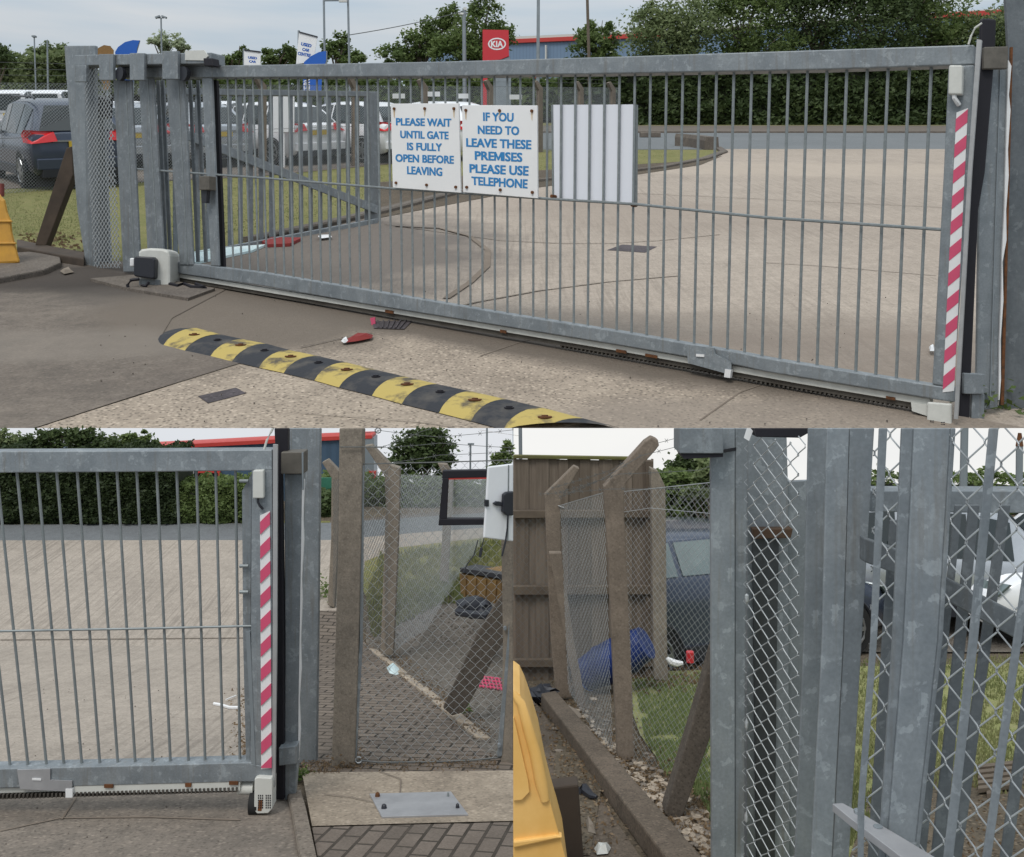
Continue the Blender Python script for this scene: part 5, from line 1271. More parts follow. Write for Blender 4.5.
# ---- chain link bay
cp = Pl((P(357, 0, 6.66).x, 6.66), (P(509, 0, 6.78).x, 6.78)); t = Thing('chain_link_fence', 'chain link panel in a thin galvanised frame above the block path', 'fence', cp.at(430, 764))
m = MB(); weave(m, cp, [(361, 464), (513, 459), (506, 763), (354, 762)], .036, .075, .0014, 4); t.part('mesh', m, M['wire'])
m = MB(); m.slab(cp, [(361, 466), (364.2, 466), (363, 640), (356.6, 757), (352.2, 757), (359.6, 640)], .03, .02); t.part('edge_bar', m, M['galv2'], bevel=.003)
m = MB(); m.slab(cp, [(514, 560), (516, 560), (502, 756), (497.4, 757)], .03, .03); t.part('edge_bar', m, M['galv2'], bevel=.003)
m = MB(); m.tube([cp.at(u, v) for u, v in ((354, 760), (380, 762.5), (430, 762), (470, 760.5), (504, 757))], .006, 6); m.tube([cp.at(361, 464), cp.at(430, 462.5), cp.at(513, 460)], .004, 6); t.part('line_wire', m, M['wired'])
m = MB(); m.tube([cp.at(358.5 + 3 * math.cos(a * .7), 760 + 3 * math.sin(a * .7), .03) for a in range(9)], .005, 5); t.part('end_loop', m, M['wire'])
m = MB()
for v in (628, 745):
    m.cyl(cp.at(505 - (v - 628) * .05, v, .04), (0, 1, 0), .012, .03, 8)
t.part('bolt', m, M['galv2'])
bp = Pl((P(330, 0, 13.0).x, 13.0), (P(388, 0, 10.9).x, 10.9)); m = MB(); chain(m, bp, [(333, 480), (388, 470), (388, 650), (333, 605)], .07, .0022); single('chain_link_fence', 'short run of chain link behind the thick concrete post', 'fence', m, M['wired'])
bp = Pl((P(392, 0, 11.0).x, 11.0), (P(460, 0, 14.4).x, 14.4)); m = MB(); chain(m, bp, [(392, 474), (512, 478), (512, 572), (392, 652)], .07, .0024); single('chain_link_fence', 'far chain link run between two cranked posts', 'fence', m, M['wire'])
m = MB()
Ys = 6.66
for pts in ([(362, 433), (380, 430.5), (440, 437), (520, 429)], [(340, 447), (370, 446.5), (383, 447.5), (440, 443), (520, 448)], [(395, 462), (440, 455), (520, 451)], [(380, 447.5), (400, 440), (420, 432), (440, 424)]):
    barbed(m, [P(u, v, Ys + .15) for u, v in pts], .0022, .12, .003)
single('barbed_wire', 'strands of barbed wire above the chain link bay', 'wire', m, M['wired'])
m = MB(); m.tube([P(378 + 3 * math.cos(a * .7), 430.5 + 2.6 * math.sin(a * .7), 6.6) for a in range(10)], .004, 5); m.tube([P(340, 447, 6.6), P(384, 447, 6.6)], .004, 5); single('wire_hook', 'bent wire hook on the top of the thick concrete post', 'hook', m, M['wired'])
# ---- frame, cabinet
fp2 = front(6.45); t = Thing('square_frame', 'black square frame with an open middle fixed on the chain link', 'frame', P(462, 525, 6.45))
for q in ([(442.6, 470.8), (488, 470), (488, 477.2), (441.8, 478.4)], [(439, 518.8), (485, 519), (484.5, 525), (438.4, 525.6)], [(442.6, 478), (448.6, 478), (446.6, 519), (439, 519)]):
    m = MB(); m.slab(fp2, q, .05); t.part('frame_bar', m, M['black'], bevel=.004)
m = MB(); m.slab(fp2, [(448.6, 477.6), (487, 477), (487, 479), (448.6, 479.6)], .04, -.005); t.part('red_liner', m, M['redtrim'])
t = Thing('cabinet', 'white metal cabinet with a black latch at the right of the square frame', 'cabinet', P(500, 540, 6.35)); kp = Pl((P(485, 0, 6.3).x, 6.3), (P(513, 0, 6.42).x, 6.42))
m = MB(); m.slab(kp, [(488.5, 466.8), (520, 463), (520, 542.5), (484, 538), (486.5, 500)], .02); t.part('body', m, M['carwhite'], bevel=.008)
m = MB(); m.slab(kp, [(508.4, 465), (509.2, 465), (508.4, 541), (507.4, 541)], .01, .004); t.part('door_seam', m, M['rod'])
m = MB(); m.slab(kp, [(504, 495), (507, 492.4), (520, 491), (520, 516), (507, 515.6), (503.4, 512)], .03, .035); t.part('latch', m, M['blackm'], bevel=.006)
m = MB(); m.slab(kp, [(493.6, 503.6), (497, 501.4), (503.6, 502.4), (503.6, 506), (497, 506)], .02, .022); t.part('handle', m, M['blackm'], bevel=.004)
m = MB(); m.slab(kp, q4(486, 500, 489, 506.6), .02, .012); t.part('hinge', m, M['blackm'])
m = MB(); m.tube([kp.at(u, v, .03) for u, v in ((508, 515), (507.4, 528), (505.6, 541), (502, 556))], .006, 6); m.tube([kp.at(u, v, .0) for u, v in ((484, 538), (481.5, 548))], .003, 5); m.tube([kp.at(u, v, .0) for u, v in ((481.5, 548), (480, 557))], .010, 6); t.part('cable', m, M['blackm'], smooth=True)
m = MB(); m.tube([kp.at(u, v, .0) for u, v in ((478, 540), (474, 555), (468, 563), (463, 573))], .004, 5); t.part('trailing_wire', m, M['blackm'])
# ---- things behind the fence
cr = Pl((P(458, 0, 12.0).x, 12.0), (P(502, 0, 11.2).x, 11.2)); t = Thing('crate', 'weathered orange brown crate with dark lid behind the chain link', 'crate', cr.at(478, 603))
m = MB(); m.slab(cr, [(459, 573), (501, 580), (500, 606), (460, 594)], .7); t.part('box', m, M['orange'], bevel=.02)
m = MB(); m.prism([cr.at(460, 572, .02), cr.at(502, 579, .02), cr.at(512, 574, -.8), cr.at(476, 568, -.8)], Vector((0, 0, .05))); t.part('lid', m, M['blackm'])
m = MB()
for k in range(4): m.slab(cr, [(464 + k * 10, 576 + k * 1.6), (466 + k * 10, 576.4 + k * 1.6), (465 + k * 10, 597 + k * 2.2), (463.4 + k * 10, 596.8 + k * 2.2)], .02, .02)
t.part('rib', m, M['orange'])
m = MB(); m.blob(P(472, 606, 10.9), (.19, .14, .10), 4, 2, .7); m.blob(P(484, 609, 10.8), (.10, .10, .07), 6, 2, .7); m.tube([P(457, 612, 10.6), P(470, 614, 10.5), P(486, 616, 10.4), P(492, 610, 10.5)], .04, 7); single('rubbish_sack', 'dark crumpled rubbish sack in front of the crate', 'sack', m, M['blackm'], smooth=True)
rag('plastic_bottle', 'flattened pale blue plastic bottle on the block path edge', [(386, 669), (392, 667), (400, 671), (402, 675), (396, 677), (389, 675)], 'paleblue', .05, G2)
t = Thing('red_grid', 'small red plastic grid lying near the right post', 'grid', G2(488, 685)); m = MB()
for i in range(7):
    m.tube([G2(477 + i * 3.6, 678.6 + i * .5, .03), G2(480 + i * 3.6, 690 + i * .5, .03)], .008, 4)
for j in range(4): m.tube([G2(477 + j, 679 + j * 3.4, .032), G2(501 + j * .6, 682 + j * 3.3, .032)], .008, 4)
t.part('lattice', m, M['pink'])
t = Thing('access_plate', 'bolted steel access plate set in the rough concrete slab', 'plate', G2(420, 811)); L = [G2(u, v, .040) for u, v in ((369.5, 800.2), (451, 798), (468.3, 821.3), (381.8, 823.8))]
m = MB(); m.prism(L, Vector((0, 0, -.012))); t.part('plate', m, M['steelplate'], bevel=.002)
for u, v, r, mt in ((377.5, 803.2, .016, 'rust'), (384, 815.3, .017, 'blackm'), (448, 803, .008, 'rod'), (457.5, 814.8, .012, 'blackm')):
    m = MB(); m.tube([G2(u, v, .04), G2(u, v, .058), G2(u, v, .065)], [r, r * .8, r * .3], 8); t.part('bolt', m, M[mt])
tuft('green weed growing at the end of the kerb by the gate post', 298, 779, .07, 160, 'leafg', G2, .016)
tuft('small green weed on the gravel near the slanting strut', 464, 714, .08, 130, 'leafg', G2, .018)
tuft('dry weed tuft at the foot of the thick concrete post', 348, 768, .10, 200, 'leafdry', G2, .014)
tuft('green brown weed tuft behind the galvanised gate post', 322, 596, .25, 240, 'leaf', G2, .03)
m = MB(); m.tube([G2(u, v, .02) for u, v in ((214, 706), (222, 707.5), (230, 710), (238, 710))], .014, 6); m.tube([G2(u, v, .03) for u, v in ((226, 703), (236, 699))], .006, 5); single('stick', 'pale broken stick on the yard concrete beside the gate end', 'stick', m, M['tape'])
m = MB()
for _ in range(500):
    u, v = random.gauss(246, 7), rr(688, 765); 
    if u > 256: continue
    leaf(m, G2(u, v, rr(.0, .03)), .014)
for _ in range(500):
    u, v = rr(316, 500), random.gauss(768, 4); leaf(m, G2(u, v, .03), .010)
for _ in range(900):
    a = R(); leaf(m, G2(366 + 115 * a + rr(-6, 16), 640 + 100 * a + rr(-8, 8), rr(.02, .05)), .013)
for _ in range(250):
    leaf(m, G2(rr(300, 340), rr(764, 778), .03), .010)
m = cullleaves(m); single('dead_leaves', 'dead leaves and grit gathered along edges of the lower left view', None, m, M['leafdry'], kind='stuff', clip=False)
blades('grass', 'dry grass and weeds on the verge behind the chain link bay', [(512, 540), (512, 600), (440, 606), (372, 640), (366, 600), (380, 556)], 7500, .09, .010, 'bladedry')
m = MB()
for _ in range(700):
    u, v = rr(380, 510), rr(606, 745)
    if (v - 645) > (u - 372): continue
    m.blob(G2(u, v, .015), rr(.006, .02), _, 1)
for _ in range(90): m.blob(G2(rr(0, 250), rr(680, 855), .016), rr(.002, .006), _, 1)
single('gravel_stones', 'loose small stones on the gravel of the lower left view', None, m, M['gravel'], kind='stuff')
# sky behind the two lower places
m = MB(); Yb = 20.3
def skyq(u0, u1): return [P(u0, 428.4, Yb), P(u1, 428.4, Yb), P(u1, 560, Yb), P(u0, 560, Yb)]
m.prism(skyq(-300, 512.6), Vector((0, .05, 0))); o = single('sky', None, None, m, M['sky2'], kind='structure', clip=False)
# ================================================================== LOWER RIGHT PLACE: fence corner
WORLD = 3
m = MB(); m.prism(skyq(513.4, 1400), Vector((0, .05, 0))); single('sky', None, None, m, M['sky3'], kind='structure', clip=False)
gsheet('ground', [(500, 505), (1500, 505), (2200, 1300), (500, 1300)], M['dirt'], -.02)
gsheet('car_park', [(600, 560), (1400, 560), (1400, 652), (600, 652)], M['gravel'], .0)
gsheet('grass_verge', [(632, 672), (1500, 652), (2200, 1300), (800, 1300), (735, 820), (700, 790), (664, 768), (640, 735), (628, 700)], M['grass3'], .004)
gsheet('paving', [(500, 702), (534, 700), (640, 857), (760, 1060), (500, 1060)], M['beam3'], .004)
gsheet('dirt', [(560, 712), (600, 716), (610, 740), (590, 857), (560, 857), (552, 790)], M['dirt'], .010)
gsheet('soil_patch', [(900, 770), (1100, 765), (1300, 1000), (800, 1000), (870, 800)], M['dirt'], .010)
# wooden fence
wp = front(9.95); t = Thing('wooden_fence', 'tall brown board fence with horizontal rails and mossy top', 'fence', P(580, gv2(9.95), 9.95))
u = 505.0; i = 0; bm_ = MB()
while u < 654:
    w = 11.5 + 2.2 * math.sin(i * 2.3); tp = 458 + (u - 514) * .015 + 1.2 * math.sin(i * 1.7)
    bm_.slab(wp, [(u, tp), (min(u + w, 653.5), tp + .3), (min(u + w, 653.5), 688), (u, 688)], .018, .03 * (i % 2) * .5)
    u += w - 1.0; i += 1
t.part('boards', bm_, M['boards'])
m = MB(); m.slab(wp, [(500, 455.2), (634, 457.4), (634, 460), (500, 458.4)], .07, .05); t.part('capping', m, M['moss'], bevel=.004)
for a, b_ in ((511, 518.2), (586.5, 595), (660, 667.4)):
    m = MB(); m.slab(wp, [(500, a), (653.5, a - .5), (653.5, b_ - .5), (500, b_)], .06, .085); t.part('rail', m, M['timber3'], bevel=.004)
m = MB(); m.slab(wp, q4(646, 461, 653.4, 688), .09, .06); t.part('end_post', m, M['timber3'], bevel=.004)
m = MB(); m.blob(P(549.8, 455, 9.95), (.02, .02, .03), 3, 1); single('bird', None, None, m, M['blackm']) if 0 else None
m = MB(); m.tube([P(522.5, 640, 12), P(520.2, 420, 12)], .022, 6); single('pole', 'slim grey pole rising behind the board fence', 'pole', m, M['polegrey'])
# posts
cpost('cranked brown concrete post in the corner before the board fence', [(544.6, 495), (574, 466), (579.6, 468.6), (561, 499), (560, 553), (565, 640), (572, 698), (556, 698), (551, 640), (547, 553)], 8.95, .10, mat='brownpost')
cpost('tall cranked brown concrete post in the middle of the mesh', [(603.8, 487), (645, 441.5), (652, 436.8), (658, 439.5), (659.2, 445.5), (656, 450), (625.6, 484), (623.6, 505), (625.8, 543), (630.5, 640), (634.8, 760), (618, 764), (612, 640), (609, 564), (604.6, 505)], 6.85, .10, mat='brownpost')
cpost('pale brown concrete post right of the board fence', [(650.5, 468), (658, 471), (665.6, 487), (667, 640), (668.4, 681), (654.4, 680), (653.4, 640), (651.6, 500)], 9.7, .12, mat='cpost')
cpost('short slanting stay leaning on the corner post', [(549, 553), (561.5, 553), (573.8, 640), (588.6, 716), (578.4, 712), (565, 640)], 8.75, .08, name='strut', mat='brownpost')
cpost('thick slanting strut leaning against the galvanised corner post', [(716, 640), (692, 724), (664.6, 814), (675, 823.5), (683, 816), (716, 722)], 5.6, .12, name='strut', mat='cpostd')
kb = MB(); A = [G2(541, 702), G2(555, 698), G2(692, 860), G2(668, 860), G2(790, 1000), G2(750, 1000)]
L = [G2(541, 706), G2(556, 703), G2(790, 985), G2(752, 1000)]; kb.prism([p + Vector((0, 0, .11)) for p in L], Vector((0, 0, -.13))); single('gravel_board', 'long brown concrete edging beam running along the foot of the mesh', 'edging', kb, M['beam3'], bevel=.012)
# mesh
pb = Pl((P(560, 0, 8.9).x, 8.9), (P(618, 0, 6.88).x, 6.88)); pc = Pl((P(618, 0, 6.9).x, 6.9), (P(733, 0, 6.1).x, 6.1))
t = Thing('chain_link_fence', 'chain link mesh stretched from the corner post to the galvanised post', 'fence', P(620, 762, 6.85))
m = MB(); chain(m, pb, [(560, 505), (604, 492), (613, 762), (584, 716), (568, 690)], .066, .0013); m2 = MB()
chain(m, pc, [(624, 491), (714, 482), (714, 790), (634, 770)], .050, .0011); t.part('mesh', m, M['wire'])
m = MB(); m.tube([pb.at(555, 507), pb.at(604, 492.5)], .004, 5); m.tube([pc.at(624, 491.5), pc.at(716, 482)], .003, 5); m.tube([pc.at(624, 512), pc.at(650, 508), pc.at(716, 514)], .0022, 5)
for k in range(30): m.tube([pb.at(557 + k * .25, 505 + k * .1, .01), pb.at(557 + k * .25 + 1, 509, -.01)], .002, 3)
t.part('line_wire', m, M['wire'])
bk = front(9.5); m = MB(); chain(m, bk, [(514, 520), (548, 518), (556, 694), (514, 690)], .075, .0016); single('chain_link_fence', 'small run of chain link in front of the board fence at far left', 'fence', m, M['wired'])
bk = Pl((P(655, 0, 9.6).x, 9.6), (P(718, 0, 9.2).x, 9.2)); m = MB(); chain(m, bk, [(668, 500), (716, 486), (716, 530), (668, 534)], .12, .0016); single('chain_link_fence', 'back run of chain link in front of the dark parked car', 'fence', m, M['wire'])
m = MB()
for pts, Yw in (([(560, 497), (600, 480), (640, 456), (716, 436)], 6.8), ([(552, 488), (612, 470), (650, 445), (716, 427)], 6.9), ([(560, 492), (620, 474), (700, 470), (716, 463)], 6.7), ([(540, 494), (610, 489), (716, 488)], 6.7)):
    barbed(m, [P(u, v, Yw + (.9 if u < 600 else 0)) for u, v in pts], .0022, .1, .002)
single('barbed_wire', 'strands of barbed wire strung between the cranked brown posts', 'wire', m, M['wired'])
# trees
tree('conifer', 'dark pointed conifer behind the mesh and barbed wire', 688, 640, 17.0, [(690, 446, 14, 12), (686, 470, 22, 18), (686, 495, 30, 18), (702, 455, 16, 16)], 5200, .05, 'leafd', trunk=4, shell=.25, deep=.4)
hedge('hedge', 'bright green hedge behind the dark parked car', 655, 760, 484, 640, 16.2, .6, 6500, .045, 'leaf', rough=9)
tree('bush', 'bright bush right of the conifer', 716, 640, 16.0, [(710, 472, 18, 14), (700, 490, 22, 12)], 1600, .05, 'leafl', trunk=3, shell=.3, deep=.4)
hedge('hedge', 'low green hedge on the skyline behind the steel rail', 860, 1100, 481, 660, 17.6, .5, 5500, .05, 'leaf', rough=6)
# barrel
a, b_ = P(592, 671, 9.35), P(636, 648, 9.2); t = Thing('barrel', 'blue plastic barrel lying behind the middle post', 'barrel', (a + b_) / 2 - Vector((0, 0, .19)))
ax = (b_ - a); N = 15; pts = [a - ax * .16 + ax * 1.38 * k / (N - 1) for k in range(N)]; rs = [.15 + .035 * math.sin(math.pi * k / (N - 1)) + (.01 if k in (4, 10) else 0) for k in range(N)]
m = MB(); m.tube(pts, rs, 22); t.part('drum', m, M['bluetarp'], smooth=True)
m = MB(); m.tube([pts[0], pts[0] - ax * .03], [.155, .15], 22); t.part('rim', m, M['flagblue'], smooth=True)
m = MB(); m.tube([P(690, 651.6, 8.4), P(690.2, 662, 8.4)], .033, 14); single('drinks_can', 'small red drinks can on the grass edge', 'can', m, M['red'], smooth=True)
m = MB(); m.tube([P(667, 658, 8.6), P(671, 661.5, 8.6), P(677, 663.5, 8.6), (P(683, 663, 8.6))], [.015, .03, .03, .015], 7); single('white_scrap', 'white curved scrap of plastic left of the red can', 'litter', m, M['tape'])
# cars
car('dark navy car with pale windows behind the mesh', 'cardark3', G2(712, 651), math.radians(24), -math.atan((V2 - PY) / F) * .3, .98, 'hatch', L=4.3, H=1.5, glass='glassl', belt=.74, name='parked_car')
car('white hatchback behind the steel bars at the right edge', 'carwhite', P(1100, gv2(12.8), 12.8), math.radians(188), 0, 1.0, 'hatch', L=4.2, H=1.5, name='parked_car')
car('silver car between the steel columns', 'carsilver', P(880, gv2(13.2), 13.2), math.radians(168), 0, 1.0, 'hatch', L=4.2, H=1.5, name='parked_car')
m = MB(); m.box(P(694.5, 526, 13.4), .17, .1, .085); single('roof_sign', 'small blue box above the roof of the navy car', 'sign', m, M['flagblue'], bevel=.01)
# yellow barrier and block
yb = front(4.3); t = Thing('plastic_barrier', 'sun faded yellow plastic barrier at the left edge of the corner view', 'barrier', P(520, gv2(4.3), 4.3))
m = MB(); m.slab(yb, [(480, 690), (514, 690), (520, 694.5), (525, 705), (531, 722), (540, 752.5), (547.5, 791), (554, 816.7), (560, 837), (566, 860), (572, 905), (480, 905)], .35, 0); t.part('body', m, M['yplas3'], bevel=.02)
m = MB(); m.slab(yb, [(480, 716), (514, 718), (520, 745), (528, 780), (529.5, 792), (522, 800), (480, 804)], .05, .018); t.part('recessed_panel', m, M['yplas3'], bevel=.016)
m = MB(); m.tube([yb.at(u, v, .0) for u, v in ((512, 692), (521, 703), (528, 728), (535, 752), (541, 782), (545, 800))], [.012, .02, .024, .026, .028, .02], 10); t.part('rounded_edge', m, M['yplas3'], smooth=True)
m = MB(); m.slab(yb, [(480, 846), (556, 836), (563, 838), (480, 856)], .05, .02); t.part('moulded_rib', m, M['yplas3'], bevel=.01)
bb_ = front(5.0); m = MB(); m.slab(bb_, [(548, 788), (578.5, 784.5), (584, 864), (552, 866)], .10); single('dark_block', 'dark rough block standing right of the yellow barrier', 'block', m, M['wood'], bevel=.01)
m = MB(); m.tube([G2(u, v, .03) for u, v in ((579, 796), (584, 794), (592, 801), (597, 802))], [.02, .035, .02, .01], 7); single('black_stub', 'small black stub on the ground beside the dark block', 'litter', m, M['blackm'], smooth=True)
m = MB()
for k, (u, v, s) in enumerate(((520, 694, .10), (530, 697, .12), (541, 693, .10), (548, 690, .08), (524, 701, .07))): m.blob(P(u, v, 8.8), (s, s * .8, s * .6), k, 2, .9)
single('rubbish_heap', 'dark crumpled rubbish heaped in the fence corner', 'rubbish', m, M['blackm'])
rag('paper_scrap', 'white scrap under the rubbish heap', [(524, 704), (532, 703), (536, 706), (528, 708)], 'tan', .04, G2, seed=1)
rag('paper_scrap', 'pale torn rag beside the foot of the leaning stay', [(556, 716), (566, 712), (580, 714), (583, 719), (570, 722), (560, 720)], 'tan', .05, G2, seed=2)
rag('paper_scrap', 'white torn sheet in front of the dark block', [(594, 851), (604, 847), (611, 850), (608, 856), (597, 857)], 'cream', .03, G2, seed=3)
rag('paper_scrap', 'dirty pale scrap on the paving by the dark block', [(586, 822), (592, 826), (596, 836), (588, 834)], 'tan', .03, G2, seed=4)
# stones, leaves and grass
m = MB()
for _ in range(110):
    a = R() ** .8; m.blob(G2(570 + 150 * a + random.gauss(0, 8), 712 + 145 * a + random.gauss(0, 9), .02), Vector((rr(.015, .04), rr(.015, .04), rr(.006, .014))), _, 1, .5)
single('pale_stones', 'pale stone flakes lying among the dead leaves', None, m, M['slab2'], kind='stuff')
YO2 = G2(-700, 541.5, .008)
stain(M['yard2'], tuple(G2(236, 735) - YO2), (.35, 1.6, 50), (.11, .092, .078, 1), .9, 0, 1.5)
stain(M['yard2'], tuple(G2(110, 745) - YO2), (1.8, 1.2, 50), (.25, .205, .17, 1), .6, 0, 1.2)
stain(M['yard2'], tuple(G2(120, 640) - YO2), (1.8, 3, 50), (.30, .25, .205, 1), .5, 0, 1.2)
m = MB()
for _ in range(420):
    a = R() ** .8; u = 565 + 170 * a + random.gauss(0, 9); v = 712 + 150 * a + random.gauss(0, 12)
    m.blob(G2(u, v, .01), Vector((rr(.01, .035), rr(.01, .035), rr(.004, .014))), _, 1, .5)
single('stones', 'broken stones scattered beside the edging beam', None, m, M['kerb2'], kind='stuff')
m = MB()
for _ in range(3800):
    a = R(); u = 552 + 200 * a + random.gauss(0, 16); v = 704 + 160 * a + random.gauss(0, 22); leaf(m, G2(u, v, rr(0, .03)), .016)
for _ in range(500): leaf(m, G2(rr(540, 620), rr(712, 855), .015), .014)
for _ in range(600): leaf(m, G2(rr(620, 712), random.gauss(678, 8), .03), .02)
for _ in range(1200): leaf(m, G2(rr(860, 1024), rr(775, 1000), rr(0.01, .03)), .012)
single('dead_leaves', 'dead leaves scattered around the fence corner', None, cullleaves(m), M['leafdry'], kind='stuff', clip=False)
blades('grass', 'bright grass behind the mesh of the fence corner', [(634, 680), (716, 672), (730, 860), (700, 800), (664, 775), (645, 740)], 12000, .035, .006)
blades('grass', 'bright grass behind the steel bars at the right', [(850, 662), (1050, 655), (1080, 800), (900, 790), (840, 860)], 18000, .035, .007, 'bladedry')
# ---- steel guide structure, close by
t = Thing('corner_post', 'wide galvanised corner post right of the slanting strut', 'post', P(725, gv2(4.5), 4.5)); q = front(4.5)
m = MB(); m.slab(q, [(711, 405), (735, 405), (735, 960), (712.5, 960)], .04); t.part('front_face', m, M['galv3w'], bevel=.004)
m = MB(); m.slab(q, [(735.2, 405), (748, 405), (745, 700), (744, 960), (735.2, 960)], .04, -.012); t.part('side_face', m, M['galv3'], bevel=.004)
m = MB(); m.slab(q, q4(679.5, 405, 723.4, 453.5), .16, .10); bx = t.part('box_arm', m, M['galv3'], bevel=.004)
m = MB(); m.slab(q, [(681, 453.5), (723.2, 452), (723, 457), (684, 459)], .14, .09); m.prism([q.at(723.6, 452.8, .08), q.at(724, 452.8, -.04), q.at(740, 450, -.04)], Vector((0, 0, .015))); t.part('arm_underside_shade', m, M['black'], parent=bx)  # black strip painted for the shaded underside of the box arm
q5 = front(4.35)
t = Thing('guide_column', 'dark inner steel column behind the narrow mesh strip', 'column', P(770, gv2(4.8), 4.8)); qq = front(4.8)
m = MB(); m.slab(qq, [(748, 405), (786, 405), (788, 480), (788, 528), (790, 960), (746, 960)], .1); t.part('column', m, M['galv3'], bevel=.004)
m = MB(); m.slab(qq, [(753, 538), (779, 538), (777, 640), (774, 940), (758, 940), (754, 640)], .03, .02); t.part('slot_shade', m, M['galv3k'])  # flat plate coloured dark for the shade inside the slot
m = MB(); m.slab(qq, [(753, 529), (793, 529), (791, 538), (754, 539)], .12, .05); t.part('rusty_lip', m, M['rustd'], bevel=.003)
m = MB(); m.slab(qq, [(783, 482), (811, 481), (811, 940), (778, 940)], .04, -.05); t.part('side_web', m, M['galv3'])
nm = Pl((P(746, 0, 4.4).x, 4.4), (P(808, 0, 4.05).x, 4.05)); t = Thing('mesh_strip', 'narrow strip of bright chain link between the post and columns', 'fence', P(770, gv2(4.2), 4.2))
m = MB(); weave(m, nm, [(748, 436), (806, 436), (799, 905), (744, 905)], .046, .082, .0026, 5)
for k in range(26):
    v = 445 + k * 17; m.tube([nm.at(747.5 - k * .12, v), nm.at(744.5 - k * .12, v + 3, .01), nm.at(748 - k * .12, v + 7, .0)], .0016, 4)
for v in (598, 725, 818): m.blob(nm.at(746.5, v, .01), (.010, .010, .026), int(v), 1, .6)
t.part('mesh', m, M['wire'])
m = MB(); m.slab(q5, [(748, 425), (753, 431), (749, 441), (744, 438)], .004, .02); t.part('white_tag', m, M['tape'])
m = MB(); m.slab(front(4.3), [(752, 405), (810, 405), (809, 433), (800, 438), (756, 437)], .1); single('end_stop', 'black rubber end stop above the narrow mesh strip', 'stop', m, M['black'], bevel=.01)
def colm(label, parts, Y, name='guide_column'):
    t = Thing(name, label, 'column', P(parts[0][1][0][0], gv2(Y), Y)); pl = front(Y)
    for nm_, px, th, off, mt in parts:
        m = MB(); m.slab(pl, px, th, off); t.part(nm_, m, M[mt], bevel=.003)
    return t
colm('grey steel column touching the right side of the narrow mesh', [('face', [(809, 405), (827, 405), (822, 640), (811, 860), (802, 1100), (786, 1100), (795, 860), (804, 640)], .012, 0, 'galv3')], 3.35)
colm('broad scuffed steel column left of the first thin bar', [('left_face', [(827.5, 405), (850, 405), (843.5, 640), (832, 860), (822, 1100), (803, 1100), (811.5, 860), (822.5, 640)], .012, .0, 'galv3w'), ('right_face', [(850.4, 405), (876, 405), (862, 640), (849, 860), (840, 1100), (822.4, 1100), (832.4, 860), (843.9, 640)], .012, -.004, 'galv3')], 3.0)
colm('broad mottled steel column between the two thin bars', [('left_flange', [(903, 405), (915, 405), (903.5, 640), (886, 860), (875, 1100), (866, 1100), (879, 860), (893, 640)], .012, -.006, 'galv3'), ('face', [(915.4, 405), (952, 405), (938, 640), (914, 860), (900, 1100), (875.4, 1100), (886.4, 860), (903.9, 640)], .012, .0, 'galv3w'), ('right_flange', [(952.4, 405), (957.5, 405), (943, 640), (918.5, 860), (904, 1100), (900.4, 1100), (914.4, 860), (938.4, 640)], .012, .004, 'galv3')], 2.6)
for lb, px in (('first thin steel bar, between the two broad columns', [(880, 405), (889, 405), (877.5, 640), (865, 806), (864, 870), (858, 870), (858, 806), (870.5, 640)]),
               ('second thin steel bar, right of the mottled column', [(991.5, 405), (1001.5, 405), (978.5, 640), (953.5, 860), (930, 1100), (921, 1100), (943.5, 860), (969, 640)]),
               ('third thin steel bar at the right edge', [(1048, 405), (1058, 405), (1025, 620), (991.5, 860), (960, 1100), (950, 1100), (982.5, 860), (1015, 630)])):
    m = MB(); m.slab(front(2.45), px, .006); single('steel_bar', lb, 'bar', m, M['galv3'], bevel=.003)
bz = front(2.95)
for lb, px in (('dark back bar behind the first thin bar', [(890, 520), (901, 520), (880, 860), (868, 860)]), ('dark back bar left of the second thin bar', [(969, 505), (980, 505), (944, 860), (931, 860)]),
               ('dark back bar right of the second thin bar', [(1000, 505), (1011, 505), (962, 860), (950, 860)]), ('dark back bar at the right edge of the picture', [(1042, 560), (1054, 560), (1012, 860), (1000, 860)]),
               ('dark back bar directly right of the mottled column', [(955, 505), (963, 505), (926, 860), (918, 860)])):
    m = MB(); m.slab(bz, px, .008); single('back_bar', lb, 'bar', m, M['galv3m'], bevel=.003, group='back bars behind the mesh')
m = MB(); m.slab(front(3.1), [(871, 490.5), (1100, 491), (1100, 514), (870, 512)], .08); single('cross_rail', 'horizontal galvanised rail behind the bars at skyline height', 'rail', m, M['galv3'], bevel=.004)
m = MB(); m.slab(front(2.85), [(864, 538), (896, 549), (945, 577), (1080, 645), (1080, 674), (945, 600), (896, 574), (864, 562)], .04); single('diagonal_brace', 'slanting galvanised brace crossing behind the bars', 'brace', m, M['galv3m'], bevel=.004)
rm = Pl((P(866, 0, 2.62).x, 2.75), (P(1024, 0, 2.5).x, 2.5)); t = Thing('chain_link_fence', 'large loose chain link panel behind the thin bars at right', 'fence', P(950, gv2(2.6), 2.6))
m = MB(); weave(m, rm, [(874, 405), (1060, 405), (1060, 900), (850, 900)], .039, .105, .0023, 6, -.02); t.part('mesh', m, M['wire'], smooth=True)
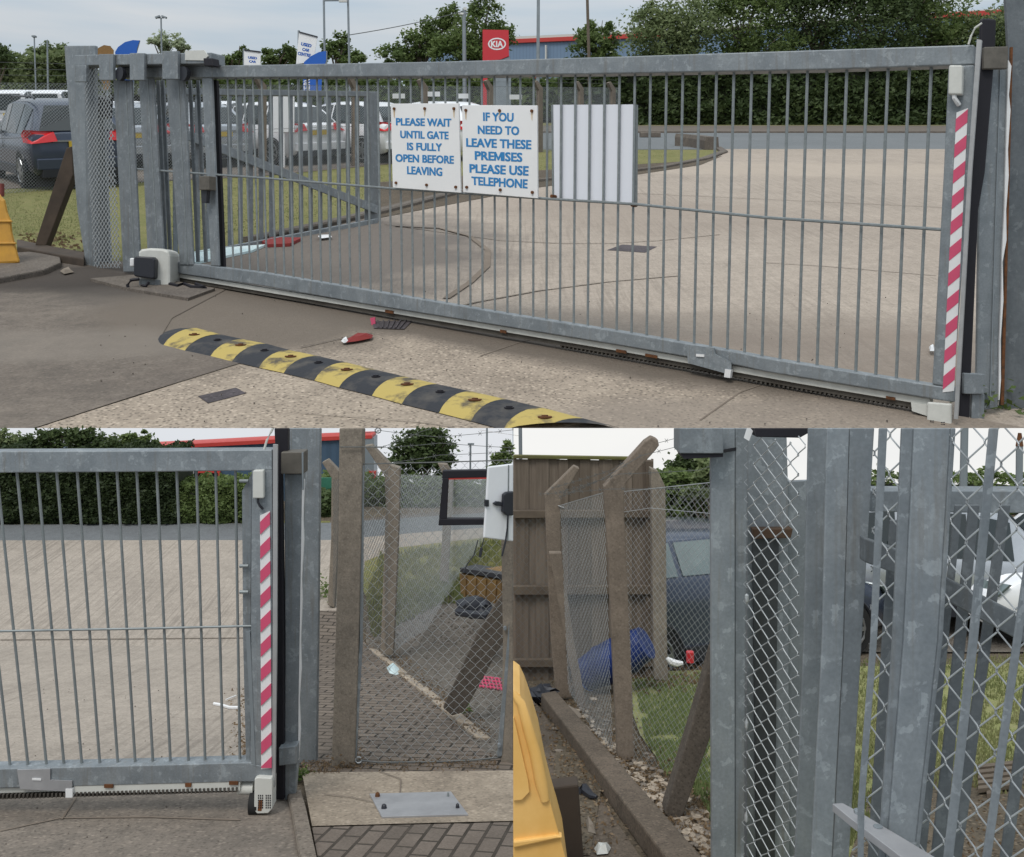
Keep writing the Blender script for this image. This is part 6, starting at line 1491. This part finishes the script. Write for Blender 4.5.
# flat bar in front
ZB = -1.37
def zat(u, v, z=ZB): return P(u, v, -z * F / (v - PY))
L = [zat(*q_) for q_ in ((832.3, 803.4), (842.6, 802.8), (860, 812), (936, 857.5), (990, 890), (950, 890), (902, 857.5), (850, 818))]
m = MB(); m.prism(L, Vector((0, 0, -.022))); single('flat_bar', 'flat steel bar jutting forward at the bottom of the columns', 'bar', m, M['steelplate'], bevel=.002)
m = MB()
for u, v in ((858.5, 813), (878, 829), (912, 845)): m.tube([P(u, v, 2.6), P(u, v - 3, 2.6)], .012, 8)
single('weld_stub', 'small weld stubs on top of the flat steel bar', 'stub', m, M['galv3w'])
m = MB(); m.tube([P(1019, 505, 6), P(1019.5, 446, 6)], .02, 8); t = Thing('marker_pole', 'slim grey pole with an orange tip at the top right', 'pole', P(1019, 505, 6)); t.part('pole', m, M['polegrey'])
m = MB(); m.tube([P(1019.5, 446, 6), P(1019.8, 433, 6)], [.022, .010], 8); t.part('tip', m, M['rust'])
m = MB(); m.tube([P(963, 505, 6), P(965, 405, 6)], .022, 8); single('pole', 'pale pole behind the rail at the top of the bars', 'pole', m, M['polegrey'])
t = Thing('pallet', 'weathered slatted pallet on the soil behind the bars', 'pallet', G2(1000, 790))
for k in range(5):
    m = MB(); m.prism([G2(978, 772 + k * 5.5, .05 - k * .0), G2(1030, 766 + k * 5.5, .05), G2(1030, 769 + k * 5.5, .05), G2(978, 775.2 + k * 5.5, .05)], Vector((0, 0, -.025))); t.part('slat', m, M['timber3'])
m = MB(); m.tube([G2(985, 770, .02), G2(990, 800, .02)], .02, 5); m.tube([G2(1016, 766, .02), G2(1022, 800, .02)], .02, 5); t.part('bearer', m, M['timber3'])
# ================================================================== camera, sky, light
cam = bpy.data.cameras.new('camera'); co = bpy.data.objects.new('camera', cam); col.objects.link(co); sc.camera = co
cam.sensor_fit = 'HORIZONTAL'; cam.sensor_width = 36; cam.lens = F / 1024 * 36; cam.shift_y = -(428.5 - PY) / 1024
co.rotation_euler = (math.pi / 2, 0, 0); cam.clip_start = .05; cam.clip_end = 6000
w = bpy.data.worlds.new('World'); sc.world = w; w.use_nodes = True; nt = w.node_tree
bg = nt.nodes['Background']; st = nt.nodes.new('ShaderNodeTexSky'); st.sky_type = 'NISHITA'; st.sun_disc = False
EL, AZ = math.radians(55), math.radians(205)
st.sun_elevation = EL; st.sun_rotation = AZ; st.air_density = 1.0; st.dust_density = 3.0; st.altitude = 50
tc = nt.nodes.new('ShaderNodeTexCoord'); mp_ = nt.nodes.new('ShaderNodeMapping'); mp_.inputs['Scale'].default_value = (1.6, 1.6, 14); nt.links.new(tc.outputs['Generated'], mp_.inputs[0])
mp_.inputs['Rotation'].default_value = (0, .06, 0)
nz = nt.nodes.new('ShaderNodeTexNoise'); nz.inputs['Scale'].default_value = 1.6; nz.inputs['Detail'].default_value = 5; nt.links.new(mp_.outputs[0], nz.inputs['Vector'])
rp_ = nt.nodes.new('ShaderNodeValToRGB'); e = rp_.color_ramp.elements
e[0].position = .40; e[0].color = (3.7, 4.35, 4.9, 1); e[1].position = .64; e[1].color = (5.0, 5.15, 5.25, 1)
nt.links.new(nz.outputs[0], rp_.inputs[0])
sx = nt.nodes.new('ShaderNodeSeparateXYZ'); nt.links.new(tc.outputs['Generated'], sx.inputs[0])
mr = nt.nodes.new('ShaderNodeMapRange'); nt.links.new(sx.outputs[2], mr.inputs[0]); mr.inputs[3].default_value = 1.0; mr.inputs[4].default_value = 3.0   # overcast sky: zenith three times the horizon
sc_ = nt.nodes.new('ShaderNodeVectorMath'); sc_.operation = 'SCALE'; nt.links.new(rp_.outputs[0], sc_.inputs[0]); nt.links.new(mr.outputs[0], sc_.inputs['Scale'])
mx = nt.nodes.new('ShaderNodeMix'); mx.data_type = 'RGBA'; mx.inputs[0].default_value = .9
nt.links.new(st.outputs[0], mx.inputs[6]); nt.links.new(sc_.outputs[0], mx.inputs[7]); nt.links.new(mx.outputs[2], bg.inputs[0])
bg.inputs[1].default_value = .085
sun = bpy.data.lights.new('sun', 'SUN'); sun.energy = 1.5; sun.angle = math.radians(22); sun.color = (1, .96, .9); so = bpy.data.objects.new('sun', sun); col.objects.link(so)
d = Vector((math.sin(AZ) * math.cos(EL), math.cos(AZ) * math.cos(EL), math.sin(EL)))
so.rotation_euler = d.to_track_quat('Z', 'Y').to_euler()
vs = sc.view_settings; vs.view_transform = 'Standard'; vs.look = 'None'; vs.exposure = EXPO; vs.gamma = 1
sc.cycles.max_bounces = 6
# tidy normals
for o in list(bpy.data.objects):
    if o.type == 'MESH' and len(o.data.polygons) < 6000 and len(o.data.polygons) > 5:
        me = o.data
        bm = bmesh.new(); bm.from_mesh(me); bmesh.ops.recalc_face_normals(bm, faces=bm.faces[:]); bm.to_mesh(me); bm.free()
for o in list(bpy.data.objects):   # nothing left of an object wholly outside its place
    if o.type == 'MESH' and len(o.data.polygons) == 0: bpy.data.objects.remove(o)
